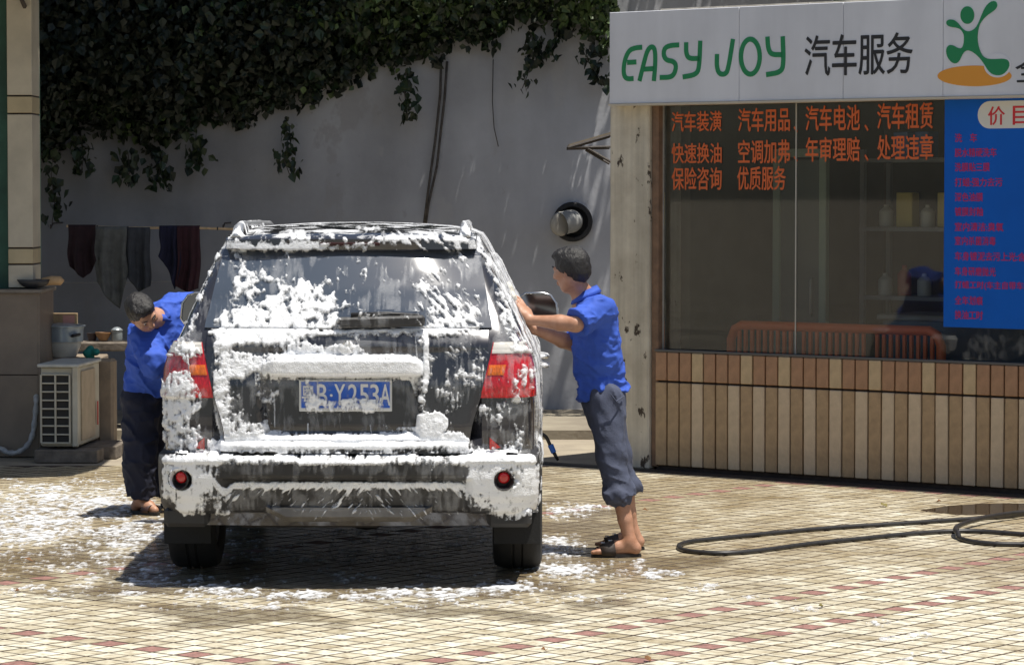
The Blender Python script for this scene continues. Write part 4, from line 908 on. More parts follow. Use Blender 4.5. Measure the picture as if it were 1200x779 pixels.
def surf(u, h):
    """u: distance along the outline from the middle of the tail, negative to the left"""
    s = -1 if u < 0 else 1; a = abs(u); W = W_(h); r = RCF(h); y0 = float(I(TR, h)); cb = .06 + .09 * min(max((h - 1.15) / .25, 0), 1)
    xs_ = W - r
    if a <= xs_: x = a; y = y0 + cb * (a / W) ** 2
    else:
        yc = y0 + cb * (xs_ / W) ** 2; t = (a - xs_) / r; q = math.pi / 2
        if t < q: x = xs_ + r * math.sin(t); y = yc + r * (1 - math.cos(t))
        else: y = yc + r + (t - q) * r; x = xs_ + r
    return Vector((s * (x + (widen(y) if a > xs_ else 0)), y, h))
def snorm(u, h, e=.004):
    du = surf(u + e, h) - surf(u - e, h); dh = surf(u, h + e) - surf(u, h - e); n = du.cross(dh).normalized()
    return n if n.y < 0 or abs(n.x) > .5 else -n
M_PAINT = mat('black_paint', (.032, .032, .038), .22, coat=.9, var=.15, vscale=3); M_TRIM = mat('black_trim', (.022, .021, .021), .55, bump=.1, bscale=200)
M_PAINT.node_tree.nodes['Principled BSDF'].inputs['Metallic'].default_value = .3
M_RUB = mat('rubber', (.014, .014, .014), .8, bump=.15, bscale=80); M_UND = mat('underside', (.02, .017, .015), .9)
M_CGL = mat('tinted_glass', (.055, .068, .088), .045, coat=1.0, spec=.8)
M_CHR = mat('bare_metal', (.55, .55, .55), .25, metal=1); M_RIM = mat('alloy', (.38, .38, .39), .35, metal=.8)
WC = (.98, 3.62); WR, WZ = .395, .352
def ring(h):
    P = []; W = W_(h); y0 = float(I(TR, h)); F = float(I(TF, h)); r = RCF(h); us = list(np.linspace(0, W - r, 10)) + [W - r + r * math.pi / 2 * k / 7 for k in range(1, 8)]
    for u in us:
        p = surf(u, h)
        if abs(p.x) < .60 and .72 < h < 1.22: p.y += .085
        P.append(p)
    ys = P[-1].y; rf = .5 if h > 1.1 else .42
    st = np.linspace(ys, F - rf, 56)[1:]
    for y in st: P.append(Vector((W + widen(y), float(y), h)))
    xe = W + widen(F - rf)
    for k in range(1, 9): t = math.pi / 2 * k / 8; P.append(Vector((xe - rf * .8 * (1 - math.cos(t)), F - rf + rf * math.sin(t) * (.9), h)))
    xl = P[-1].x
    for k in range(1, 6): P.append(Vector((xl * (1 - k / 5), F - rf + rf * (.9 + .1 * (k / 5)), h)))
    return P + [Vector((-p.x, p.y, p.z)) for p in P[-2:0:-1]]
hs = [.30, .36, .42, .48, .54, .6, .66, .7, .74, .8, .86, .93, .98, 1.03, 1.08, 1.12, 1.15, 1.18, 1.21, 1.24, 1.28, 1.34, 1.4, 1.46, 1.52, 1.58, 1.62, 1.66, 1.70, 1.73, 1.755, 1.768]
V, Fs = [], []; rings = [ring(h) for h in hs]; n = len(rings[0])
for j, rg_ in enumerate(rings):
    for p in rg_:
        z = p.z
        for wc in WC:
            d = abs(p.y - wc)
            if d < WR and abs(p.x) > .6: z = max(z, min(WZ + math.sqrt(WR ** 2 - d * d), .78) if z < .78 else z)
        V.append((p.x, p.y, z))
for j in range(len(rings) - 1):
    for i in range(n): Fs.append((j * n + i, j * n + (i + 1) % n, (j + 1) * n + (i + 1) % n, (j + 1) * n + i))
top_ = (len(rings) - 1) * n; cy_ = sum(p.y for p in rings[-1]) / n
prev = top_
for sc_, dz in ((.75, .010), (.45, .018), (.15, .021)):
    k = len(V); V += [(p.x * sc_, cy_ + (p.y - cy_) * sc_, 1.768 + dz) for p in rings[-1]]
    for i in range(n): Fs.append((prev + i, prev + (i + 1) % n, k + (i + 1) % n, k + i))
    prev = k
Fs.append(tuple(prev + i for i in range(n)))
bm_ = MB(); bm_.add(V, Fs); body = bm_.build('body', M_PAINT, car, smooth=R(35))
mb = MB(); mb.box((0, 2.3, .36), (1.5, 4.0, .10)); mb.box((0, 2.3, .5), (1.3, 3.9, .3)); mb.build('floor_pan', M_UND, car)
for wc in WC:
    for s in (-1, 1):
        mb = MB(); k = 14; V = []
        for a in range(k + 1):
            t = math.pi * a / k; 
            for x in (.60, .90): V.append((s * x, wc + math.cos(t) * WR, WZ + math.sin(t) * WR - .01))
        mb.add(V, [(2 * a, 2 * a + 1, 2 * a + 3, 2 * a + 2) for a in range(k)]); mb.box((s * .60, wc, .6), (.02, .8, .5)); mb.build('wheel_arch', M_UND, car)

def panel(name, uf, h0, h1, m, off=.008, nu=24, nh=16, parent=None, dep=None, smooth=R(40), skirt=.02, bev=.006):
    """uf(h)->(u0,u1); a skin following the body, standing off it, with its edges turned in"""
    V, Fs = [], []
    for j in range(nh + 1):
        h = h0 + (h1 - h0) * j / nh; a, b = uf(h)
        for i in range(nu + 1):
            u = a + (b - a) * i / nu; o = off + (dep(u, h) if dep else 0); ed = min(i, nu - i, j, nh - j)
            if ed == 0: o = -skirt
            uu, hh = u, h
            if ed == 1:
                uu = a + (b - a) * (.0 if i == 1 else 1.0 if i == nu - 1 else i / nu); uu += bev * .3 * (1 if i <= nu / 2 else -1) if i in (1, nu - 1) else 0
                if j == 1: hh = h0 + bev * .3
                elif j == nh - 1: hh = h1 - bev * .3
                o -= bev * .35
            V.append(surf(uu, hh) + snorm(uu, hh) * o)
    w_ = nu + 1
    mb = MB(); mb.add(V, [(j * w_ + i, j * w_ + i + 1, (j + 1) * w_ + i + 1, (j + 1) * w_ + i) for j in range(nh) for i in range(nu)])
    return mb.build(name, m, parent or car, smooth=smooth)
def lerp(a, b, t): return a + (b - a) * t
def sstep(a, b, x): t = min(max((x - a) / (b - a), 0), 1); return t * t * (3 - 2 * t)
# tailgate with plate recess and crease
def tg_dep(u, h):
    r = sstep(-.425, -.395, u) * (1 - sstep(.335, .365, u)) * sstep(.735, .76, h) * (1 - sstep(1.035, 1.05, h))
    c = .012 * sstep(1.15, 1.19, h) * (1 - sstep(1.19, 1.27, h))
    return -.055 * r + c
tailgate = panel('tailgate', lambda h: (-lerp(.605, .695, sstep(.70, 1.12, h)), lerp(.605, .695, sstep(.70, 1.12, h))), .705, 1.262, M_PAINT, .014, 90, 56, dep=tg_dep, skirt=.05)
rw = panel('rear_window', lambda h: (-lerp(.715, .632, (h - 1.275) / .38), lerp(.715, .632, (h - 1.275) / .38)), 1.272, 1.658, M_CGL, .012, 40, 24, skirt=.02)
# spoiler
mb = MB(); V = []; K = 28
for i in range(K + 1):
    x = -.63 + 1.26 * i / K; e = (abs(x) / .63) ** 4; yb = .375 + .08 * (x / .63) ** 2 + .03 * e
    V += [(x, yb + .012, 1.652 + .012 * e), (x, yb, 1.664), (x, yb + .003, 1.715 - .008 * e), (x, yb + .03, 1.732 - .012 * e), (x, yb + .30, 1.757 - .02 * e), (x, yb + .32, 1.70 - .02 * e), (x, yb + .14, 1.655 + .012 * e)]
mb.add(V, [(i * 7 + k, i * 7 + (k + 1) % 7, i * 7 + 7 + (k + 1) % 7, i * 7 + 7 + k) for i in range(K) for k in range(7)] + [tuple(range(7)), tuple(K * 7 + k for k in range(7))[::-1]])
mb.build('roof_spoiler', M_PAINT, car, smooth=R(50))
mb = MB(); mb.box((0, .377, 1.69), (.3, .012, .016), ch=.003); mb.build('high_brake_light', mat('lamp_dark_red', (.03, .004, .004), .2), car)
# garnish bar over the plate
gx0, gx1 = -.41, .365
mb = MB(); V = []; K = 30
for i in range(K + 1):
    t = i / K; x = lerp(gx0, gx1, t); e = max(abs(t - .5) * 2 - .86, 0) / .14; d = .042 * (1 - e * e * .8); zt_ = 1.138 - .03 * e * e; zb_ = 1.052
    yb = .10
    V += [(x, yb + .05, zt_ + .004), (x, yb - d * .55, zt_), (x, yb - d, zt_ - .018), (x, yb - d * .9, zb_ + .01), (x, yb - d * .5, zb_), (x, yb + .05, zb_ + .006)]
mb.add(V, [(i * 6 + k, i * 6 + (k + 1) % 6, i * 6 + 6 + (k + 1) % 6, i * 6 + 6 + k) for i in range(K) for k in range(6)] + [tuple(range(6)), tuple(K * 6 + k for k in range(6))[::-1]])
mb.build('plate_garnish', M_PAINT, tailgate, smooth=R(50))
# tail badge disc area above the plate
mb = MB(); mb.lathe([(0, .012), (.03, .012), (.034, .006), (.034, -.03)], 28, Matrix.Translation((-.0, .098, 1.185)) @ Matrix.Rotation(R(90 + 8), 4, 'X')); mb.build('badge_disc', M_CHR, tailgate, smooth=R(40))
# number plate
plx0, plx1, plz0, plz1 = -.236, .222, .871, 1.026; yP = .128
plate = MB(); plate.box(((plx0 + plx1) / 2, yP, (plz0 + plz1) / 2), (plx1 - plx0, .012, plz1 - plz0), ch=.004); plate = plate.build('number_plate', mat('plate_white', (.62, .62, .60), .4), tailgate)
mb = MB(); mb.box(((plx0 + plx1) / 2, yP - .006, (plz0 + plz1) / 2 + .004), (plx1 - plx0 - .022, .004, plz1 - plz0 - .026)); mb.build('plate_field', mat('plate_blue', (.012, .10, .50), .35), plate)
M_PW = mat('plate_letter', (.68, .68, .68), .4); pf = lambda a, b, o: (a, yP - .0082 - o, b)
for ch_, a, b in (('粤', -.222, -.160), ('B', -.148, -.096), ('·', -.084, -.070), ('Y', -.062, -.008), ('2', .006, .052), ('5', .062, .108), ('3', .114, .158), ('A', .164, .214)):
    if ch_ == '·': text_on('plate_letter', ch_, pf, a, b, .943, .957, M_PW, plate, .02, .0015)
    else: text_on('plate_letter', ch_, pf, a, b, .900, 1.006, M_PW, plate, .012, .0015)
# wiper
mb = MB(); mb.box((.17, .155, 1.305), (.43, .05, .055), ch=.016, M=Matrix.Translation((.17, .135, 1.312)) @ Matrix.Rotation(R(-1.5), 4, 'Y')); mb.build('wiper_cover', M_TRIM, rw)
mb = MB(); mb.tube([(.02, .13, 1.345), (.2, .135, 1.352), (.36, .14, 1.345)], [.012, .010, .006], 8); mb.build('wiper_arm', M_TRIM, rw, smooth=True)
# lamps
M_LR = mat('lens_red', (.42, .006, .010), .12, coat=.8, var=.35, vscale=2, bump=.5, bscale=2, stretch=(40, 40, 14)); M_LO = mat('lens_amber', (.62, .13, .008), .15, coat=.8, var=.3, vscale=2, bump=.5, bscale=2, stretch=(60, 60, 14)); M_LC = mat('lens_clear', (.48, .46, .42), .2, coat=.6, stretch=(1, 1, 60), var=.3, vscale=3)
for s in (-1, 1):
    def rng(a0, a1): return (lambda h: (s * a0(h), s * a1(h)) if s > 0 else (s * a1(h), s * a0(h)))
    inn = lambda h: lerp(.652, .706, (h - .93) / .225)
    lamp = panel('tail_lamp', rng(inn, lambda h: W_(h) + .13), .935, 1.205, M_LR, .016, 26, 20, skirt=.03)
    panel('amber_lens', rng(lambda h: inn(h) + .006, lambda h: inn(h) + .090), 1.045, 1.098, M_LO, .021, 14, 8, lamp, skirt=.01)
    panel('clear_lens', rng(lambda h: inn(h) + .004, lambda h: W_(h) + .05), 1.148, 1.203, M_LC, .021, 16, 8, lamp, skirt=.01)
# bumper
TB = [(.375, .0), (.385, .05), (.41, .075), (.46, .100), (.55, .116), (.625, .116), (.648, .108), (.660, .088), (.664, -.01)]
def bp_dep(u, h):
    o = float(I(TB, h)); arch = .575 - .0 * u; au = abs(u + .0)
    low = (1 - sstep(.56, .62, au)) * (1 - sstep(.540, .556, h)); o -= .045 * low * min(1, o / .08)
    mid = (1 - sstep(.50, .56, au)) * sstep(.556, .57, h) * (1 - sstep(.640, .655, h)); o += .012 * mid
    low_top = (1 - sstep(.28, .36, au)) * sstep(.636, .650, h); o -= .03 * low_top
    for rx_ in (-.795, .762):
        d = math.hypot(u - rx_, h - .546); o -= .04 * (1 - sstep(.036, .046, d))
    fade = sstep(0, .12, W_(.55) + .62 - au); q_ = sstep(W_(.55) - RC * .9, W_(.55) + RC * .75, au); o = o * (1 - q_) + min(o, .012) * q_; return o * fade
bumper = panel('rear_bumper', lambda h: (-(W_(.55) + .62), W_(.55) + .62), .372, .672, M_TRIM, .004, 230, 56, dep=bp_dep, skirt=.02, bev=.0)
mb = MB(); V = []; K = 24   # step above the bumper
for i in range(K + 1):
    x = -.62 + 1.24 * i / K; yb = .05 + .05 * (x / .62) ** 4
    V += [(x, yb, .668), (x, yb, .704), (x, yb + .012, .714), (x, .16, .722), (x, .16, .664)]
mb.add(V, [(i * 5 + k, i * 5 + (k + 1) % 5, i * 5 + 5 + (k + 1) % 5, i * 5 + 5 + k) for i in range(K) for k in range(5)] + [tuple(range(5)), tuple(K * 5 + k for k in range(5))[::-1]])
mb.build('loading_sill', M_TRIM, bumper, smooth=R(40))
mb = MB(); V = []; K = 24   # skid plate
for i in range(K + 1):
    t = i / K; x = lerp(-.40, .42, t); e = max(abs(t - .5) * 2 - .75, 0) / .25; zb_ = .325 + .05 * e
    V += [(x, .085, .400), (x, .080, zb_ + .03), (x, .13, zb_), (x, .22, zb_), (x, .22, .40)]
mb.add(V, [(i * 5 + k, i * 5 + (k + 1) % 5, i * 5 + 5 + (k + 1) % 5, i * 5 + 5 + k) for i in range(K) for k in range(5)] + [tuple(range(5)), tuple(K * 5 + k for k in range(5))[::-1]])
mb.build('skid_plate', mat('skid_grey', (.20, .185, .165), .5, metal=.3, var=.25, vscale=8), car, smooth=R(40))
for s in (-1, 1):
    rx_ = -.795 if s < 0 else .762; c = surf(rx_, .546); nrm = snorm(rx_, .546); q = nrm.to_track_quat('Z', 'Y').to_matrix().to_4x4()
    rl = MB(); rl.lathe([(.036, .082), (.043, .100), (.049, .122), (.052, .123), (.055, .112)], 32, Matrix.Translation(c) @ q); rl = rl.build('reflector_housing', M_TRIM, bumper, smooth=R(50))
    mb = MB(); mb.lathe([(0, .094), (.018, .0935), (.0265, .091), (.029, .086), (.029, .076)], 28, Matrix.Translation(c + Vector((.004, 0, .006))) @ q); mb.build('red_reflector', mat('reflector_red', (.62, .006, .012), .2, coat=.8), rl, smooth=R(50))
    mb = MB(); a, b, d = [surf(s * u, h) + snorm(s * u, h) * .02 for u, h in ((.700, .745), (.700, .693), (.755, .700))]; a2, b2, d2 = [p + snorm(s * .72, .7) * .012 for p in (a, b, d)]
    mb.add([a, b, d, a2, b2, d2], [(0, 1, 2), (3, 4, 5), (0, 1, 4, 3), (1, 2, 5, 4), (2, 0, 3, 5)]); mb.build('corner_reflector', M_LR, bumper)
# lower side valances and mud flaps
for s in (-1, 1):
    mb = MB(); mb.box((s * .80, .36, .345), (.22, .42, .10), ch=.02); mb.build('side_valance', M_TRIM, car)
    mb = MB(); mb.box((s * .835, WC[0] - .44, .30), (.24, .012, .26), ch=.004); mb.build('mud_flap', M_RUB, car)
# exhaust, axle, tank
mb = MB(); mb.tube([(.52, .30, .37), (.52, .5, .36), (.45, .9, .36), (.3, 1.4, .38)], .03, 14); mb.build('exhaust_pipe', mat('exhaust_metal', (.22, .18, .15), .5, metal=.7), car, smooth=R(50))
mb = MB(); mb.tube([(-.72, WC[0], WZ), (.72, WC[0], WZ)], .05, 12); mb.lathe([(0, -.14), (.1, -.13), (.15, -.06), (.16, 0), (.15, .06), (.1, .13), (0, .14)], 20, Matrix.Translation((.05, WC[0], WZ)) @ Matrix.Rotation(R(90), 4, 'X')); mb.build('rear_axle', M_UND, car, smooth=R(40))
mb = MB(); mb.box((-.2, .48, .36), (.75, .45, .16), ch=.05); mb.build('silencer_box', M_UND, car)
mb = MB(); mb.lathe([(0, -.09), (.2, -.09), (.33, -.06), (.345, 0), (.33, .06), (0, .08)], 32, Matrix.Translation((.05, 1.45, .36))); mb.build('spare_wheel', M_RUB, car, smooth=R(40))
mb = MB(); mb.box((0, .62, .36), (1.5, .7, .10), ch=.02); mb.build('rear_undertray', M_UND, car)
for s in (-1, 1):
    mb = MB(); mb.box((s * .38, 2.0, .34), (.4, 2.6, .12), ch=.03); mb.build('floor_member', M_UND, car)
# wheels
def wheel():
    mb = MB(); Wd = .125; R0 = WZ
    prof = [(.235, -Wd * .8), (.255, -Wd * .95), (.30, -Wd * 1.02), (.332, -Wd * .95), (R0 - .008, -Wd * .82), (R0 - .001, -Wd * .6), (R0, -.03), (R0 - .008, -.026), (R0 - .008, -.018), (R0, -.014), (R0, .014), (R0 - .008, .018), (R0 - .008, .026), (R0, .03), (R0 - .001, Wd * .6), (R0 - .008, Wd * .82), (.332, Wd * .95), (.30, Wd * 1.02), (.255, Wd * .95), (.235, Wd * .8)]
    mb.lathe(prof, 48, Matrix.Rotation(R(90), 4, 'Y')); ty = mb.mesh('tyre', M_RUB, smooth=R(35))
    mb = MB(); mb.lathe([(.238, -.1), (.225, -.09), (.215, 0), (.215, .07), (.235, .1), (.240, .1)], 40, Matrix.Rotation(R(90), 4, 'Y'))
    mb.lathe([(0, .075), (.05, .075), (.055, .06), (.055, .03), (0, .03)], 20, Matrix.Rotation(R(90), 4, 'Y'))
    for k in range(6):
        t = k * math.pi / 3; d = Vector((0, math.cos(t), math.sin(t)))
        mb.box((0, 0, 0), (.02, .055, .20), ch=.006, M=Matrix.Translation(Vector((.06, 0, 0)) + d * .13) @ Matrix.Rotation(-t + math.pi / 2, 4, 'X') if False else Matrix.Translation(Vector((.06, 0, 0)) + d * .13) @ d.to_track_quat('Z', 'X').to_matrix().to_4x4() @ Matrix.Rotation(R(90), 4, 'Z'))
    return ty, mb.mesh('rim', M_RIM, smooth=R(35))
ty, rim = wheel()
for wc in WC:
    for s in (-1, 1):
        e = bpy.data.objects.new('wheel', None); COL.objects.link(e); e.parent = car; e.location = (s * .835, wc, WZ); e.rotation_euler = (0, 0, 0 if s > 0 else math.pi); e.empty_display_size = .1
        link('tyre', ty, e); link('rim', rim, e)
# side windows, doors, handles
def side_panel(name, s, yz, m, off, parent=None):
    """yz: outline of (y, h); skin on the flank"""
    ym = [q[0] for q in yz]; lo = sorted(yz)[0]; nj, ni = 8, 24; V = []
    (y0b, y0t), (y1b, y1t), (hb, ht) = yz2 = parent_q(yz)
    for j in range(nj + 1):
        h = lerp(hb, ht, j / nj)
        for i in range(ni + 1):
            y = lerp(lerp(y0b, y0t, j / nj), lerp(y1b, y1t, j / nj), i / ni); o = off if 0 < i < ni and 0 < j < nj else -.012
            V.append(Vector((s * (W_(h) + widen(y) + o), y, h)))
    mb = MB(); w_ = ni + 1; mb.add(V, [(j * w_ + i, j * w_ + i + 1, (j + 1) * w_ + i + 1, (j + 1) * w_ + i) for j in range(nj) for i in range(ni)])
    return mb.build(name, m, parent or car, smooth=R(40))
def parent_q(q): return q
for s in (-1, 1):
    side_panel('quarter_window', s, ((.52, .72), (1.16, 1.14), (1.20, 1.62)), M_CGL, .006)
    for (a, b, c_, d_) in ((1.22, 1.20, 2.08, 2.02), (2.14, 2.08, 2.92, 2.50)):
        dr_ = side_panel('door', s, ((a, a), (min(c_, 2.95), min(c_, 2.95)), (.44, 1.17)), M_PAINT, .006)
        side_panel('door_window', s, ((a + .02, b + .02), (c_ - .01, d_ - .02), (1.20, 1.62)), M_CGL, .006, dr_)
        mb = MB(); mb.tube([(s * (W_(1.02) + .033 + .01), a + .1, 1.03), (s * (W_(1.02) + .033 + .045), a + .12, 1.03), (s * (W_(1.02) + .033 + .045), a + .25, 1.03), (s * (W_(1.02) + .033 + .01), a + .27, 1.03)], .012, 8); mb.build('handle', M_CHR, dr_, smooth=True)
        mb = MB()
    # roof rail
    xr = lambda y: s * (.535 + .02 * math.sin((y - .6) * 1.1))
    mb = MB(); mb.tube([(s * .575, .50, 1.712), (s * .572, .56, 1.765), (s * .565, .66, 1.785), (s * .565, .9, 1.785), (s * .565, 1.6, 1.782), (s * .555, 2.2, 1.772), (s * .55, 2.38, 1.74)], [.030, .026, .018, .016, .016, .016, .02], 12); mb.build('roof_rail', mat('rail_silver', (.50, .50, .50), .35, metal=.7), car, smooth=True)
    # mirror
    xo = 1.14 if s < 0 else 1.055
    mr_ = MB(); mr_.tube([(s * .86, 3.02, 1.18), (s * .98, 3.0, 1.20)], .03, 10); mr_ = mr_.build('mirror', M_PAINT, car, smooth=True)
    c = Vector((s * (xo - .115), 3.0, 1.275))
    mb = MB(); hd = [(-.115, -.06), (-.11, -.085), (.10, -.09), (.118, -.06), (.108, .03), (.075, .078), (.03, .092), (-.075, .090), (-.105, .07)]
    mb.add([(c.x + s * a, c.y - .04, c.z + b) for a, b in hd] + [(c.x + s * a, c.y + .01, c.z + b) for a, b in hd] + [(c.x + s * a * .7, c.y + .09, c.z + b * .7) for a, b in hd], [(i, (i + 1) % 9, 9 + (i + 1) % 9, 9 + i) for i in range(9)] + [(9 + i, 9 + (i + 1) % 9, 18 + (i + 1) % 9, 18 + i) for i in range(9)] + [tuple(range(18, 27))])
    mb.build('mirror_housing', M_PAINT, mr_, smooth=R(50))
    mb = MB(); mb.add([(c.x + s * a * .93, c.y - .034, c.z + b * .92) for a, b in hd], [tuple(range(9))]); mb.add([(c.x + s * a * .93, c.y - .028, c.z + b * .92) for a, b in hd], [tuple(range(9))]); mb.build('mirror_glass', mat('mirror_glass', (.16, .18, .21), .06, metal=1), mr_)
    mb = MB(); mb.tube([(c.x + s * a * .97, c.y - .042, c.z + b * .97) for a, b in hd], .007, 6, closed=True); mb.build('mirror_rim', M_CHR, mr_, smooth=True)
    mb = MB(); mb.box((s * .66, 4.28, .80), (.34, .12, .14), ch=.03); mb.build('headlight', mat('headlamp', (.7, .7, .7), .1, coat=1), car)
# cross bars of the roof and aerial base
mb = MB(); mb.add([(-.68, 3.22, 1.12), (.68, 3.22, 1.12), (.55, 2.56, 1.655), (-.55, 2.56, 1.655)] + [(-.68, 3.24, 1.125), (.68, 3.24, 1.125), (.55, 2.58, 1.66), (-.55, 2.58, 1.66)], [(0, 1, 2, 3), (4, 7, 6, 5), (0, 4, 5, 1), (1, 5, 6, 2), (2, 6, 7, 3), (3, 7, 4, 0)]); mb.build('windscreen', M_CGL, car)
# ================================================================== FOAM ON THE CAR
def foam_mat(name, lo, hi, fine):
    m = mat(name, (.84, .85, .87), .38, bump=.5, bscale=150); t = m.node_tree; b = t.nodes['Principled BSDF']; b.inputs['Coat Weight'].default_value = .25; b.inputs['Coat Roughness'].default_value = .2
    a = t.nodes.new('ShaderNodeAttribute'); a.attribute_name = 'cover'; g_ = t.nodes.new('ShaderNodeNewGeometry'); n = t.nodes.new('ShaderNodeTexNoise'); n.inputs['Scale'].default_value = fine; n.inputs['Detail'].default_value = 4; n.inputs['Roughness'].default_value = .7
    vo = t.nodes.new('ShaderNodeTexVoronoi'); vo.inputs['Scale'].default_value = fine * 2.2; mm = t.nodes.new('ShaderNodeMath'); mm.operation = 'MULTIPLY_ADD'; mm.inputs[1].default_value = .5
    ad = t.nodes.new('ShaderNodeMath'); ad.operation = 'MULTIPLY_ADD'; ad.inputs[1].default_value = -.34; mr = t.nodes.new('ShaderNodeMapRange'); mr.inputs['From Min'].default_value = lo; mr.inputs['From Max'].default_value = hi
    L = t.links.new; L(g_.outputs['Position'], n.inputs['Vector']); L(g_.outputs['Position'], vo.inputs['Vector']); L(vo.outputs['Distance'], mm.inputs[0]); L(n.outputs[0], mm.inputs[2]); L(mm.outputs[0], ad.inputs[0]); L(a.outputs['Fac'], ad.inputs[2]); L(ad.outputs[0], mr.inputs[0]); L(mr.outputs[0], b.inputs['Alpha'])
    return m
M_FOAM = foam_mat('foam_white', -.26, .10, 55); M_SUDS = foam_mat('suds_white', -.26, .34, 38); M_FILM = foam_mat('soap_film', -.26, 3.0, 45)
def add_cover(me, v):
    at_ = me.attributes.new('cover', 'FLOAT', 'POINT'); at_.data.foreach_set('value', np.asarray(v, np.float32).ravel())
ROWS = """000000000033300000000000000000000002500000000000
000000000455532355433344454334334344840000000000
000000004332332356543334555667776677554000000000
000000056788999998887766554433443345436300000000
000000074421222221110000000000000122423520000000
000000362432113301110121122100112323322730000000
000000612365323300101221321211113432332264000000
000005522567554245635201112121243331323155500000
000005312587655677773334211222454334342036560000
000005002456375377877543112320246564443046774000
000054004557887888888755222430366666664046777600
000054067788888877776630554333337777774046777760
000053078888888888778820000000036788776045777770
000350088999999988666777776666688887630045777777
003630099999899865111344110000160010120013788887
036887097421123688888999410000130123341133888887
067775088888788888888999888888565244344200211245
112254059999999999999999999999986134354211444335
257774099876778888888888888889875345555413455335
277764098301542004433222222406852344443112554334
388875098220466002774333334100652555222113554335
577765098230573003887677776100152453322123543335
478887099232331001777777777100021133226553210335
488862097651452001100000000000567100003553110245
388855088887664000010010001456777311000032332245
266776188888887533121022012556788877200001441235
147777888888888888888888888888888888950114530235
136778888888888755555555555655555577888998850245
168888888888888877777777887777777789999999996445
188888642100111110112100110000002000288888889645
099599930000001011000000000000010021399999999645
099999910567677766677777666677777677799999999645
078999447720110100112233333222222112557999999530
005997364000002223344444343423323221266899998500
001885056000002122344433322243442122023578876300
000000000000000000000000000000000000000013431000""".split()
GRID = np.array([[int(c) for c in r] for r in ROWS], float)
def cover(px, py):
    x = (px - 185) / 10; y = (py - 260) / 10; h, w_ = GRID.shape
    ok = (x > -.9) & (y > -.9) & (x < w_ - .1) & (y < h - .1)
    xc = np.clip(x, 0, w_ - 1.001); yc = np.clip(y, 0, h - 1.001); i = yc.astype(int); j = xc.astype(int); fx = xc - j; fy_ = yc - i
    fx = fx * fx * (3 - 2 * fx); fy_ = fy_ * fy_ * (3 - 2 * fy_)
    g_ = (GRID[i, j] * (1 - fx) + GRID[i, j + 1] * fx) * (1 - fy_) + (GRID[i + 1, j] * (1 - fx) + GRID[i + 1, j + 1] * fx) * fy_
    return np.where(ok, g_ / 9, 0)
def seg_d(px, py, pts):
    d = np.full(np.shape(px), 1e9)
    for (ax, ay), (bx, by) in zip(pts, pts[1:]):
        t = np.clip(((px - ax) * (bx - ax) + (py - ay) * (by - ay)) / ((bx - ax) ** 2 + (by - ay) ** 2 + 1e-9), 0, 1)
        d = np.minimum(d, np.hypot(px - ax - t * (bx - ax), py - ay - t * (by - ay)))
    return d
def in_poly(px, py, poly):
    c = np.zeros(np.shape(px), bool); n = len(poly)
    for i in range(n):
        (x0, y0), (x1, y1) = poly[i], poly[(i + 1) % n]
        c ^= ((y0 > py) != (y1 > py)) & (px < (x1 - x0) * (py - y0) / (y1 - y0 + 1e-9) + x0)
    return c
